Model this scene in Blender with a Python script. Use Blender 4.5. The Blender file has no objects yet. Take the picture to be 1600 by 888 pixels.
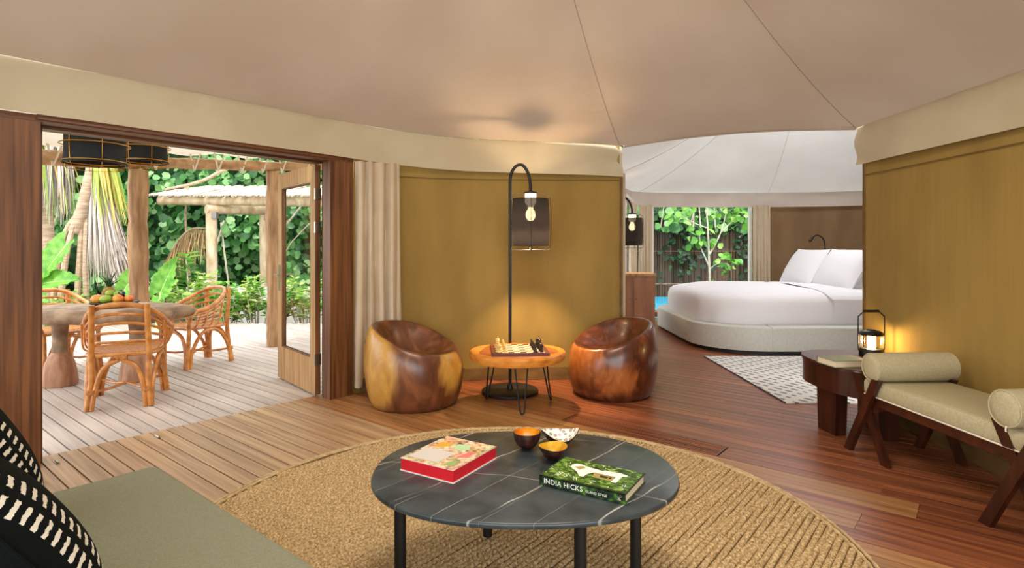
import bpy, math, random
import numpy as np
from mathutils import Vector, Matrix
random.seed(7); rng = np.random.default_rng(7)
PI = math.pi
sc = bpy.context.scene
col = sc.collection

# ------------------------------------------------------------------ camera, sky, lights, exposure
cam_d = bpy.data.cameras.new('camera'); cam = bpy.data.objects.new('camera', cam_d); col.objects.link(cam)
cam.location = (0, 0, 1.35); cam.rotation_euler = (PI / 2, 0, 0)
cam_d.sensor_width = 36; cam_d.lens = 36 * 900 / 1600; cam_d.shift_y = -59 / 1600
cam_d.clip_start = .05; cam_d.clip_end = 200
sc.camera = cam
w = bpy.data.worlds.new('sky'); sc.world = w; w.use_nodes = True
w.node_tree.nodes['Background'].inputs[0].default_value = (.93, .97, 1.0, 1)
w.node_tree.nodes['Background'].inputs[1].default_value = 3.6
sc.view_settings.view_transform = 'Standard'; sc.view_settings.look = 'None'
sc.view_settings.exposure = 0.0; sc.view_settings.gamma = 1.0; sc.view_settings.use_curve_mapping = False
cy = sc.cycles
cy.use_denoising = True; cy.max_bounces = 8; cy.diffuse_bounces = 5; cy.glossy_bounces = 4
cy.transmission_bounces = 6; cy.transparent_max_bounces = 12
cy.sample_clamp_indirect = 6; cy.caustics_reflective = False; cy.caustics_refractive = False


def light(name, kind, loc, power, color, size=.1, size_y=None, aim=None, angle=None):
    d = bpy.data.lights.new(name, kind); d.energy = power; d.color = color
    if kind == 'AREA':
        d.size = size
        if size_y: d.shape = 'RECTANGLE'; d.size_y = size_y
    elif kind == 'SUN': d.angle = angle
    else: d.shadow_soft_size = size
    o = bpy.data.objects.new(name, d); col.objects.link(o); o.location = loc
    if aim is not None:
        o.rotation_euler = (Vector(aim) - Vector(loc)).to_track_quat('-Z', 'Y').to_euler()
    return o


light('sun_light', 'SUN', (-6, 4, 12), 2.6, (1, .95, .86), aim=(-5, 9, 0), angle=math.radians(14))
light('fill_light_behind', 'AREA', (.6, -1.6, 1.75), 70, (1, .93, .83), 4.2, 2.2, aim=(.2, 4, 1.5))  # added fill behind the camera to brighten the room, no window is built there
light('tent_overhead_fill', 'AREA', (.1, 2.6, 3.3), 68, (1, .92, .78), 1.3, 1.3, aim=(.1, 2.61, 0))  # added unseen fill below the apex, lifts the floor and spares the ceiling
light('bedroom_overhead_fill', 'AREA', (4.3, 8.0, 3.5), 58, (.95, .97, 1), 1.6, 1.6, aim=(4.3, 8.01, 0))  # added unseen fill above the bed, no lamp hangs there

# ------------------------------------------------------------------ helpers
TV = Vector((.635, .772, 0)); NV = Vector((-.772, .635, 0))      # along the door wall / out through the door


def tn(t, n, z=0): return Vector((TV.x * t + NV.x * n, TV.y * t + NV.y * n, z))


ANG_N = math.atan2(NV.y, NV.x); ANG_T = math.atan2(TV.y, TV.x)


class MB:
    def __init__(s): s.v = []; s.f = []

    def add(s, v, f):
        b = len(s.v); s.v += [tuple(p) for p in v]; s.f += [tuple(i + b for i in q) for q in f]; return s

    def box(s, c, d, rz=0, M=None):
        x, y, z = d[0] / 2, d[1] / 2, d[2] / 2
        v = [Vector((i * x, j * y, k * z)) for k in (-1, 1) for j in (-1, 1) for i in (-1, 1)]
        R = M if M is not None else Matrix.Rotation(rz, 3, 'Z')
        v = [R @ p + Vector(c) for p in v]
        return s.add(v, [(0, 2, 3, 1), (4, 5, 7, 6), (0, 1, 5, 4), (2, 6, 7, 3), (0, 4, 6, 2), (1, 3, 7, 5)])

    def bar(s, a, b, wd, ht, up=(0, 0, 1)):
        a, b = Vector(a), Vector(b); d = (b - a); L = d.length; d.normalize()
        u = Vector(up); y = u.cross(d).normalized(); z = d.cross(y)
        R = Matrix((d, y, z)).transposed()
        return s.box((a + b) / 2, (L, wd, ht), M=R)

    def tube(s, pts, r, n=8, closed=False, cap=True):
        P = [Vector(p) for p in pts]; N = len(P)
        rs = r if isinstance(r, (list, tuple)) else [r] * N
        T = []
        for i in range(N):
            a = P[(i - 1) % N] if (closed or i > 0) else P[i]
            b = P[(i + 1) % N] if (closed or i < N - 1) else P[i]
            T.append((b - a).normalized())
        up = Vector((0, 0, 1)) if abs(T[0].z) < .9 else Vector((1, 0, 0))
        x = up.cross(T[0]).normalized(); v = []; f = []
        for i in range(N):
            x = (x - T[i] * x.dot(T[i])).normalized(); y = T[i].cross(x)
            for k in range(n):
                a = 2 * PI * k / n
                v.append(P[i] + (x * math.cos(a) + y * math.sin(a)) * rs[i])
        for i in range(N if closed else N - 1):
            j = (i + 1) % N
            for k in range(n):
                l = (k + 1) % n
                f.append((i * n + k, i * n + l, j * n + l, j * n + k))
        if cap and not closed:
            f.append(tuple(range(n - 1, -1, -1))); f.append(tuple((N - 1) * n + k for k in range(n)))
        return s.add(v, f)

    def lathe(s, prof, c=(0, 0, 0), n=24, sx=1, sy=1, fn=None, cap=True):
        v = []; f = []; c = Vector(c); m = len(prof)
        for (r, z) in prof:
            for k in range(n):
                a = 2 * PI * k / n
                p = Vector((r * math.cos(a) * sx, r * math.sin(a) * sy, z))
                if fn: p = fn(p, a)
                v.append(c + p)
        for i in range(m - 1):
            for k in range(n):
                l = (k + 1) % n
                f.append((i * n + k, i * n + l, (i + 1) * n + l, (i + 1) * n + k))
        if cap and prof[0][0] > 0: f.append(tuple(range(n - 1, -1, -1)))
        if cap and prof[-1][0] > 0: f.append(tuple((m - 1) * n + k for k in range(n)))
        return s.add(v, f)

    def prism(s, poly, z0, z1):
        n = len(poly)
        v = [(p[0], p[1], z0) for p in poly] + [(p[0], p[1], z1) for p in poly]
        f = [tuple(range(n - 1, -1, -1)), tuple(range(n, 2 * n))]
        f += [(i, (i + 1) % n, n + (i + 1) % n, n + i) for i in range(n)]
        return s.add(v, f)

    def grid(s, fn, nu, nv, closed_u=False):
        v = []; f = []
        for j in range(nv + 1):
            for i in range(nu if closed_u else nu + 1):
                v.append(fn(i / nu, j / nv))
        W = nu if closed_u else nu + 1
        for j in range(nv):
            for i in range(nu):
                k = (i + 1) % W
                f.append((j * W + i, j * W + k, (j + 1) * W + k, (j + 1) * W + i))
        return s.add(v, f)


def rrect(x0, x1, y0, y1, r, n=8):
    P = []
    for cx, cyy, a0 in ((x1 - r, y1 - r, 0), (x0 + r, y1 - r, PI / 2), (x0 + r, y0 + r, PI), (x1 - r, y0 + r, 1.5 * PI)):
        for k in range(n + 1):
            a = a0 + PI / 2 * k / n
            P.append((cx + r * math.cos(a), cyy + r * math.sin(a)))
    return P


def rbox(mb, x0, x1, y0, y1, z0, z1, r=.02, b=.01, n=5):
    """box with rounded plan corners and softened top and bottom edges"""
    prof = [(b, 0), (b * .3, b * .3), (0, b), (0, z1 - z0 - b), (b * .3, z1 - z0 - b * .3), (b, z1 - z0)]
    rings = []
    for inset, z in prof:
        rings.append([(x, y, z0 + z) for x, y in rrect(x0 + inset, x1 - inset, y0 + inset, y1 - inset, max(r - inset, .001), n)])
    m = len(rings[0]); v = [p for R in rings for p in R]; f = []
    for i in range(len(rings) - 1):
        for k in range(m):
            l = (k + 1) % m
            f.append((i * m + k, i * m + l, (i + 1) * m + l, (i + 1) * m + k))
    f.append(tuple(range(m - 1, -1, -1))); f.append(tuple((len(rings) - 1) * m + k for k in range(m)))
    return mb.add(v, f)


def link(name, me, mat, parent=None, loc=None, rz=0):
    o = bpy.data.objects.new(name, me); col.objects.link(o)
    if mat and not me.materials: me.materials.append(mat)
    if parent: o.parent = parent
    if loc is not None: o.location = loc
    if rz: o.rotation_euler = (0, 0, rz)
    return o


def mesh(name, v, f, smooth=True, ang=40):
    me = bpy.data.meshes.new(name); me.from_pydata(v, [], f)
    if smooth:
        me.polygons.foreach_set('use_smooth', [True] * len(me.polygons))
        me.set_sharp_from_angle(angle=math.radians(ang))
    me.update(); return me


def obj(name, mb, mat, parent=None, loc=None, rz=0, smooth=True, ang=40):
    return link(name, mesh(name, mb.v, mb.f, smooth, ang), mat, parent, loc, rz)


def tag(o, label=None, cat=None, group=None, kind=None):
    if label: o['label'] = label
    if cat: o['category'] = cat
    if group: o['group'] = group
    if kind: o['kind'] = kind
    return o


def thing(name, label, cat, loc=(0, 0, 0), rz=0, group=None):
    o = bpy.data.objects.new(name, None); col.objects.link(o)
    o.location = loc; o.rotation_euler = (0, 0, rz); o.empty_display_size = .1
    return tag(o, label, cat, group)


def dup(root, loc, rz=0, label=None, group=None):
    def cp(o, par):
        c = o.copy(); col.objects.link(c)
        if par: c.parent = par
        for ch in list(o.children): cp(ch, c)
        return c
    r = cp(root, None); r.location = loc; r.rotation_euler = (0, 0, rz)
    if label: r['label'] = label
    if group: r['group'] = group
    return r


def arc(p0, p1, p2, n=10):
    """quadratic curve p0 -> p2 with control p1"""
    p0, p1, p2 = Vector(p0), Vector(p1), Vector(p2)
    return [(1 - t) ** 2 * p0 + 2 * t * (1 - t) * p1 + t * t * p2 for t in [i / n for i in range(n + 1)]]


def smoothpath(P, n=6):
    P = [Vector(p) for p in P]; out = []
    Q = [2 * P[0] - P[1]] + P + [2 * P[-1] - P[-2]]
    for i in range(1, len(Q) - 2):
        a, b, c, d = Q[i - 1], Q[i], Q[i + 1], Q[i + 2]
        for k in range(n):
            t = k / n
            out.append(.5 * ((2 * b) + (c - a) * t + (2 * a - 5 * b + 4 * c - d) * t * t + (3 * b - a - 3 * c + d) * t ** 3))
    out.append(P[-1]); return out


# ------------------------------------------------------------------ materials
def lin(h):
    h = h.lstrip('#'); c = [int(h[i:i + 2], 16) / 255 for i in (0, 2, 4)]
    return [x / 12.92 if x <= .04045 else ((x + .055) / 1.055) ** 2.4 for x in c] + [1]


def newmat(name):
    m = bpy.data.materials.new(name); m.use_nodes = True; nt = m.node_tree
    return m, nt, nt.nodes['Principled BSDF']


def N(nt, kind, **kw):
    n = nt.nodes.new(kind)
    for k, v in kw.items():
        if k in n.inputs: n.inputs[k].default_value = v
        else: setattr(n, k, v)
    return n


def coords(nt, scale, rand=False, coord='Object'):
    tc = N(nt, 'ShaderNodeTexCoord'); mp = N(nt, 'ShaderNodeMapping'); mp.inputs['Scale'].default_value = scale
    nt.links.new(tc.outputs[coord], mp.inputs['Vector'])
    if rand:
        oi = N(nt, 'ShaderNodeObjectInfo'); ml = N(nt, 'ShaderNodeMath', operation='MULTIPLY'); ml.inputs[1].default_value = 37.3
        nt.links.new(oi.outputs['Random'], ml.inputs[0])
        cb = N(nt, 'ShaderNodeCombineXYZ'); nt.links.new(ml.outputs[0], cb.inputs[0]); nt.links.new(ml.outputs[0], cb.inputs[1])
        nt.links.new(cb.outputs[0], mp.inputs['Location'])
    return mp.outputs[0]


def mixc(nt, fac, a, b):
    mx = N(nt, 'ShaderNodeMix', data_type='RGBA')
    if hasattr(fac, 'node'): nt.links.new(fac, mx.inputs[0])
    else: mx.inputs[0].default_value = fac
    for s, v in ((6, a), (7, b)):
        if hasattr(v, 'node'): nt.links.new(v, mx.inputs[s])
        else: mx.inputs[s].default_value = v
    return mx.outputs[2]


def ramp(nt, src, stops):
    r = N(nt, 'ShaderNodeValToRGB'); nt.links.new(src, r.inputs[0]); e = r.color_ramp.elements
    while len(e) < len(stops): e.new(.5)
    for i, (p, c) in enumerate(stops): e[i].position = p; e[i].color = lin(c) if isinstance(c, str) else c
    return r.outputs[0]


def mat(name, c1, c2=None, scale=(6, 6, 6), rough=.6, bump=0, bscale=None, rand=False, rvar=0, detail=4, metal=0,
        translucent=0, spec=.5, sheen=0, island=False, coat=0, lo=.35, hi=.65, distort=0):
    m, nt, b = newmat(name)
    b.inputs['Roughness'].default_value = rough; b.inputs['Metallic'].default_value = metal
    b.inputs['Specular IOR Level'].default_value = spec
    if coat: b.inputs['Coat Weight'].default_value = coat; b.inputs['Coat Roughness'].default_value = .15
    if sheen: b.inputs['Sheen Weight'].default_value = sheen
    out = None
    if c2:
        if island:
            g = N(nt, 'ShaderNodeNewGeometry'); out = ramp(nt, g.outputs['Random Per Island'], [(0, c1), (1, c2)] if isinstance(c2, str) else c2)
        else:
            cv = coords(nt, scale, rand); nz = N(nt, 'ShaderNodeTexNoise'); nz.inputs['Scale'].default_value = 1; nz.inputs['Detail'].default_value = detail
            nz.inputs['Distortion'].default_value = distort
            nt.links.new(cv, nz.inputs['Vector']); out = ramp(nt, nz.outputs['Fac'], [(lo, c1), (hi, c2)])
    if rvar:
        oi = N(nt, 'ShaderNodeObjectInfo'); h = N(nt, 'ShaderNodeHueSaturation')
        mr = N(nt, 'ShaderNodeMapRange'); mr.inputs['To Min'].default_value = 1 - rvar; mr.inputs['To Max'].default_value = 1 + rvar
        nt.links.new(oi.outputs['Random'], mr.inputs['Value']); nt.links.new(mr.outputs[0], h.inputs['Value'])
        if out: nt.links.new(out, h.inputs['Color'])
        else: h.inputs['Color'].default_value = lin(c1)
        out = h.outputs[0]
    if out: nt.links.new(out, b.inputs['Base Color'])
    else: b.inputs['Base Color'].default_value = lin(c1)
    if bump:
        cv = coords(nt, bscale or scale, rand); nz = N(nt, 'ShaderNodeTexNoise'); nz.inputs['Scale'].default_value = 1; nz.inputs['Detail'].default_value = 5
        nt.links.new(cv, nz.inputs['Vector']); bp = N(nt, 'ShaderNodeBump'); bp.inputs['Strength'].default_value = bump; bp.inputs['Distance'].default_value = .01
        nt.links.new(nz.outputs['Fac'], bp.inputs['Height']); nt.links.new(bp.outputs[0], b.inputs['Normal'])
    if translucent:
        tr = N(nt, 'ShaderNodeBsdfTranslucent'); mx = N(nt, 'ShaderNodeMixShader'); mx.inputs[0].default_value = translucent
        if out: nt.links.new(out, tr.inputs['Color'])
        else: tr.inputs['Color'].default_value = lin(c1)
        nt.links.new(b.outputs[0], mx.inputs[1]); nt.links.new(tr.outputs[0], mx.inputs[2])
        nt.links.new(mx.outputs[0], nt.nodes['Material Output'].inputs['Surface'])
    return m


def emis(name, c, s):
    """glowing glass: it gives off light and lets the light inside it through"""
    m, nt, b = newmat(name); nt.nodes.remove(b)
    e = N(nt, 'ShaderNodeEmission'); e.inputs[0].default_value = lin(c); e.inputs[1].default_value = s
    t = N(nt, 'ShaderNodeBsdfTransparent'); t.inputs[0].default_value = (.9, .9, .9, 1); a = N(nt, 'ShaderNodeAddShader')
    nt.links.new(e.outputs[0], a.inputs[0]); nt.links.new(t.outputs[0], a.inputs[1])
    nt.links.new(a.outputs[0], nt.nodes['Material Output'].inputs['Surface'])
    return m


def glass(name, tint=(1, 1, 1, 1), refl=.08):
    m, nt, b = newmat(name); nt.nodes.remove(b)
    t = N(nt, 'ShaderNodeBsdfTransparent'); t.inputs[0].default_value = tint
    g = N(nt, 'ShaderNodeBsdfGlossy'); g.inputs['Roughness'].default_value = .02
    mx = N(nt, 'ShaderNodeMixShader'); lw = N(nt, 'ShaderNodeLayerWeight'); lw.inputs['Blend'].default_value = .12
    ml = N(nt, 'ShaderNodeMath', operation='MULTIPLY_ADD'); ml.inputs[1].default_value = .3; ml.inputs[2].default_value = refl * .2
    nt.links.new(lw.outputs['Facing'], ml.inputs[0]); nt.links.new(ml.outputs[0], mx.inputs[0]); nt.links.new(t.outputs[0], mx.inputs[1]); nt.links.new(g.outputs[0], mx.inputs[2])
    nt.links.new(mx.outputs[0], nt.nodes['Material Output'].inputs['Surface'])
    return m


M = {}
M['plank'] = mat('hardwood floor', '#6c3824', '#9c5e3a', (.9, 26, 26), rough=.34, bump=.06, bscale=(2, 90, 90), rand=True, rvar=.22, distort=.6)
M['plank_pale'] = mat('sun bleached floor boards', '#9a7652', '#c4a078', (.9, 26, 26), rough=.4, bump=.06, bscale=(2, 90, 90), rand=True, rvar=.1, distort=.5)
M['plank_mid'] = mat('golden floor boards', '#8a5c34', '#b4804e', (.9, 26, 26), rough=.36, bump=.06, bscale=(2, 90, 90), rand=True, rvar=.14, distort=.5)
M['deck'] = mat('weathered deck wood', '#b0a096', '#c4b7ae', (1.2, 30, 30), rough=.5, bump=.1, bscale=(3, 90, 90), rand=True, rvar=.12)
M['sub'] = mat('shadowed subfloor', '#0e0906', rough=.9)
M['ceil'] = mat('ceiling canvas', '#baa895', '#c4b3a1', (1.2, 1.2, 1.2), rough=.85, bump=.05, bscale=(160, 160, 160), translucent=.07, spec=.15)
M['ceil_bed'] = mat('bedroom ceiling canvas', '#d6d1cc', '#dedad5', (1.2, 1.2, 1.2), rough=.85, bump=.05, bscale=(160, 160, 160), translucent=.13, spec=.15)
M['valance'] = mat('cream canvas', '#beb195', '#c9bda2', (2, 2, 2), rough=.85, bump=.08, bscale=(140, 140, 140), spec=.15)
M['valance_bed'] = mat('pinkish white canvas', '#d4c6ba', '#dfd2c6', (2, 2, 2), rough=.85, bump=.08, bscale=(140, 140, 140), spec=.15, translucent=.1)
M['khaki'] = mat('khaki canvas', '#8f743c', '#9c8044', (3, 3, 1), rough=.8, bump=.55, bscale=(14, 14, 1.3), spec=.2)
M['khaki_dark'] = mat('khaki skirting canvas', '#694e2a', '#765a34', (6, 6, 12), rough=.8, bump=.5, bscale=(10, 10, 14), spec=.2)
M['curtain'] = mat('linen curtain', '#d6c3a6', '#e0cfb5', (3, 3, 3), rough=.85, bump=.05, bscale=(200, 200, 200), translucent=.18, spec=.1)
M['frame'] = mat('door frame hardwood', '#4e2d18', '#80522e', (30, 30, 1.2), rough=.42, bump=.1, bscale=(90, 90, 3), rand=True)
M['frame_h'] = mat('header hardwood', '#4e2a18', '#744626', (1.2, 30, 30), rough=.42, bump=.1, bscale=(3, 90, 90))
M['leafwood'] = mat('door leaf wood', '#9c7448', '#c09a68', (25, 25, 1.5), rough=.45, bump=.06, bscale=(80, 80, 4))
M['log'] = mat('peeled log', '#8a6644', '#c09a70', (18, 18, 2.2), rough=.75, bump=.5, bscale=(22, 22, 3), rand=True)
M['log_h'] = mat('peeled horizontal log', '#9a734c', '#caa67c', (3, 9, 9), rough=.75, bump=.4, bscale=(4, 22, 22))
M['palelog'] = mat('pale pergola log', '#b89c78', '#dcc8aa', (8, 8, 3), rough=.7, bump=.25, rand=True)
M['reed'] = mat('dry reed', '#a88c68', '#d8c4a4', None or (5, 5, 5), rough=.8, island=True)
M['reedstick'] = mat('bleached roof reed', '#b8a890', '#ddd2c0', (6, 6, 6), rough=.8, rvar=.2)
M['black'] = mat('black metal', '#121110', rough=.38, metal=.3)
M['blackmatte'] = mat('black painted steel', '#0d0d0d', rough=.5)
M['brass'] = mat('brass wire', '#c08a35', rough=.3, metal=1)
M['chrome'] = mat('steel fitting', '#b0a898', rough=.28, metal=1)
M['rattan'] = mat('rattan cane', '#b06a26', '#d8944a', (14, 14, 14), rough=.36, bump=.1, bscale=(40, 40, 40), coat=.2)
M['weave'] = mat('woven rattan seat', '#9a5a20', '#d09048', (60, 60, 60), rough=.5, bump=.6, bscale=(70, 70, 70))
M['drift'] = mat('weathered root wood', '#7a6048', '#b09478', (7, 7, 9), rough=.7, bump=.5, bscale=(16, 16, 30))
M['driftfoot'] = mat('reddish carved wood', '#9a6a4c', '#c09474', (20, 20, 3), rough=.65, bump=.3)
M['darkwood'] = mat('dark stained wood', '#2c130a', '#4a2212', (20, 20, 2), rough=.32, bump=.05, bscale=(60, 60, 5), coat=.15)
M['darkwood_r'] = mat('dark stained rail', '#34180c', '#552a16', (14, 14, 14), rough=.32, coat=.15)
M['slab'] = mat('live edge slab rim', '#b86a22', '#dc923c', (8, 8, 20), rough=.3, bump=.15, bscale=(30, 30, 8), coat=.3)
M['slabheart'] = mat('live edge slab heartwood', '#8a4018', '#b0622c', (8, 16, 8), rough=.3, coat=.3)
M['cab'] = mat('cabinet veneer', '#8a5430', '#a86e42', (20, 20, 2), rough=.4)
M['bolster'] = mat('sage linen upholstery', '#b0a684', '#bdb392', (90, 90, 90), rough=.9, bump=.15, bscale=(220, 220, 220), spec=.15)
M['piping'] = mat('pale piping', '#e8e2d0', rough=.8)
M['sofa'] = mat('grey green wool upholstery', '#7a7a60', '#8c8b70', (170, 170, 170), rough=.95, bump=.3, bscale=(260, 260, 260), spec=.1, sheen=.2, lo=.3, hi=.7)
M['bedbase'] = mat('pale grey bed upholstery', '#c2c2ba', '#cccbc4', (40, 40, 40), rough=.9, bump=.1, bscale=(200, 200, 200), spec=.1)
M['linen'] = mat('white bed linen', '#ece9ee', rough=.85, bump=.25, bscale=(7, 7, 5), spec=.15)
M['pillow'] = mat('white pillow cotton', '#e6e4e8', rough=.85, bump=.15, bscale=(7, 7, 7), spec=.15)
M['navy'] = mat('dark plinth', '#20242c', rough=.6)
M['paper'] = mat('book pages', '#d8c8a4', '#e8dcc0', (3, 3, 300), rough=.85)
M['red'] = mat('red book edge', '#d41e2c', rough=.45)
M['white'] = mat('white card', '#eee8e0', rough=.6)
M['bookdark'] = mat('dark green book cloth', '#16240f', '#2c4a1a', (30, 30, 60), rough=.3, coat=.3)
M['gold'] = mat('gold leaf lining', '#d89a1c', '#f4c040', (30, 30, 30), rough=.3, metal=.35)
M['coco'] = mat('coconut shell', '#1c0d08', '#4a2618', (60, 60, 14), rough=.35, coat=.4)
M['cocorim'] = mat('coconut shell rim', '#c8b490', rough=.5)
M['orange_gold'] = mat('amber lacquer lining', '#d06a10', '#f0b020', (14, 14, 14), rough=.25, coat=.5)
M['shadecloth'] = mat('black shade cloth', '#15191a', rough=.9)
M['jute_dark'] = mat('shadowed jute backing', '#67502e', rough=1)
M['jute'] = mat('jute braid', '#8a6a3e', '#e2c698', (95, 95, 95), rough=.9, bump=.3, bscale=(150, 150, 150), spec=.1, lo=.3, hi=.7)
M['jute_edge'] = mat('pale jute border', '#b89a70', '#d4bc90', (40, 40, 40), rough=.9, bump=.5, bscale=(150, 150, 150), spec=.1)
M['glass'] = glass('clear glass')
M['lampbulb'] = emis('glowing bulb', '#ffd9a0', 25)
M['bulbout'] = emis('glowing filament', '#ffb050', 5)
M['ivory'] = mat('boxwood chess piece', '#e0c070', rough=.4)
M['ebony'] = mat('ebony chess piece', '#2a1410', rough=.4)
M['chesswood'] = mat('mahogany board frame', '#5a2015', rough=.4)
M['maple'] = mat('maple square', '#ead8b0', rough=.45)
M['walnut'] = mat('walnut square', '#3a2016', rough=.45)
M['leaf'] = mat('sea grape leaf', '#1d4a1c', [(0, '#2a5a2c'), (.35, '#4c9044'), (.7, '#74b060'), (1, '#aed090')], rough=.4, island=True, translucent=.25)
M['leaf_l'] = mat('fresh lime leaf', '#6aa032', [(0, '#5f9a34'), (.5, '#9cc850'), (.85, '#d8e08a'), (1, '#f0e8b8')], rough=.4, island=True, translucent=.3)
M['leaf_d'] = mat('shaded leaf', '#16361a', [(0, '#0e2812'), (.6, '#1f4a22'), (1, '#3c7036')], rough=.4, island=True, translucent=.15)
M['alo'] = mat('elephant ear leaf', '#5a9a34', '#86c050', (9, 9, 9), rough=.35, translucent=.3, bump=.1)
M['alo_rib'] = mat('elephant ear leaf rib', '#b8d888', rough=.4)
M['strap'] = mat('pandanus blade', '#a8b848', [(0, '#6a9a30'), (.4, '#b8c050'), (.7, '#dcc070'), (1, '#e0b860')], rough=.5, island=True, translucent=.2)
M['dead'] = mat('dry hanging leaf', '#a89888', [(0, '#8a7a70'), (.5, '#b8aa9e'), (1, '#d8ccc0')], rough=.8, island=True)
M['deadtan'] = mat('dry tan leaflet', '#a8885c', [(0, '#8a6a44'), (1, '#c8a878')], rough=.8, island=True)
M['lanternglow'] = emis('lantern glow', '#ffb860', 9)
M['bark'] = mat('pale ringed bark', '#a88a70', '#cdb49a', (6, 6, 40), rough=.8, bump=.5, bscale=(5, 5, 50))
M['twig'] = mat('young tree bark', '#b8a890', '#d8ccb8', (8, 8, 8), rough=.8)
M['soil'] = mat('garden soil', '#2c2a16', '#4a4a26', (3, 3, 3), rough=1)
M['whitewall'] = mat('whitewashed garden wall', '#cfccc4', '#e0deda', (5, 5, 5), rough=.9)
M['thatch'] = mat('brushwood screen', '#4a3a2c', [(0, '#4a382a'), (1, '#8a705a')], rough=.9, island=True)
M['thatch_back'] = mat('brushwood backing', '#3a2c20', '#5a4634', (20, 20, 2), rough=.95)
M['pool'] = mat('pool water', '#1fb0d8', '#35c4e8', (4, 4, 4), rough=.05)
M['strapc'] = mat('canvas tie', '#e0d4c4', rough=.9)
M['metalplate'] = mat('grey bracket', '#8a8680', rough=.5, metal=.6)

# lamp shade: open weave gauze that lets the bulb show
m, nt, b = newmat('dark gauze shade'); M['gauze'] = m
b.inputs['Base Color'].default_value = lin('#151212'); b.inputs['Roughness'].default_value = .9
tp = N(nt, 'ShaderNodeBsdfTransparent'); tl = N(nt, 'ShaderNodeBsdfTranslucent'); tl.inputs['Color'].default_value = lin('#241e1d')
m1 = N(nt, 'ShaderNodeMixShader'); m1.inputs[0].default_value = .09; m2 = N(nt, 'ShaderNodeMixShader')
cv = coords(nt, (1, 1, 1)); wv = N(nt, 'ShaderNodeTexNoise'); wv.inputs['Scale'].default_value = 260; nt.links.new(cv, wv.inputs['Vector'])
nt.links.new(ramp(nt, wv.outputs['Fac'], [(.42, (.01, .01, .01, 1)), (.64, (.07, .07, .07, 1))]), m2.inputs[0])
nt.links.new(b.outputs[0], m1.inputs[1]); nt.links.new(tl.outputs[0], m1.inputs[2])
nt.links.new(m1.outputs[0], m2.inputs[1]); nt.links.new(tp.outputs[0], m2.inputs[2])
nt.links.new(m2.outputs[0], nt.nodes['Material Output'].inputs['Surface'])

# dark marble with white veins
m, nt, b = newmat('dark veined marble'); M['marble'] = m
cv = coords(nt, (1, 1, 1)); b.inputs['Roughness'].default_value = .3
nz = N(nt, 'ShaderNodeTexNoise'); nz.inputs['Scale'].default_value = 9; nz.inputs['Detail'].default_value = 6; nt.links.new(cv, nz.inputs['Vector'])
base = ramp(nt, nz.outputs['Fac'], [(.3, '#262d2f'), (.7, '#434b4d')])


def vein(rot, scale, dist, lo, hi, strength, base, off=0.0):
    mp = N(nt, 'ShaderNodeMapping'); mp.inputs['Rotation'].default_value = (0, 0, rot); mp.inputs['Location'].default_value = (off, 0, 0)
    nt.links.new(cv, mp.inputs['Vector'])
    wv = N(nt, 'ShaderNodeTexWave', wave_type='BANDS', bands_direction='X', wave_profile='TRI'); wv.inputs['Scale'].default_value = scale
    wv.inputs['Distortion'].default_value = dist; wv.inputs['Detail'].default_value = 4; wv.inputs['Detail Scale'].default_value = 1.1; wv.inputs['Detail Roughness'].default_value = .62
    nt.links.new(mp.outputs[0], wv.inputs['Vector'])
    # the veins fade in and out along their length
    fd = N(nt, 'ShaderNodeTexNoise'); fd.inputs['Scale'].default_value = 4.5; nt.links.new(mp.outputs[0], fd.inputs['Vector'])
    fk = ramp(nt, fd.outputs['Fac'], [(.36, (.06, .06, .06, 1)), (.62, (1, 1, 1, 1))])
    k = ramp(nt, wv.outputs['Fac'], [(lo, (0, 0, 0, 1)), (hi, (strength,) * 3 + (1,))])
    mu = N(nt, 'ShaderNodeMath', operation='MULTIPLY'); nt.links.new(k, mu.inputs[0]); nt.links.new(fk, mu.inputs[1])
    return mixc(nt, mu.outputs[0], base, lin('#c8c6ba'))


base = vein(.72, 1.0, 1.3, .972, .992, .9, base); base = vein(.66, 2.1, 1.0, .978, .996, .5, base, .37); base = vein(-1.3, .6, 2.4, .984, .996, .55, base, .9)
nt.links.new(base, b.inputs['Base Color'])


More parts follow.
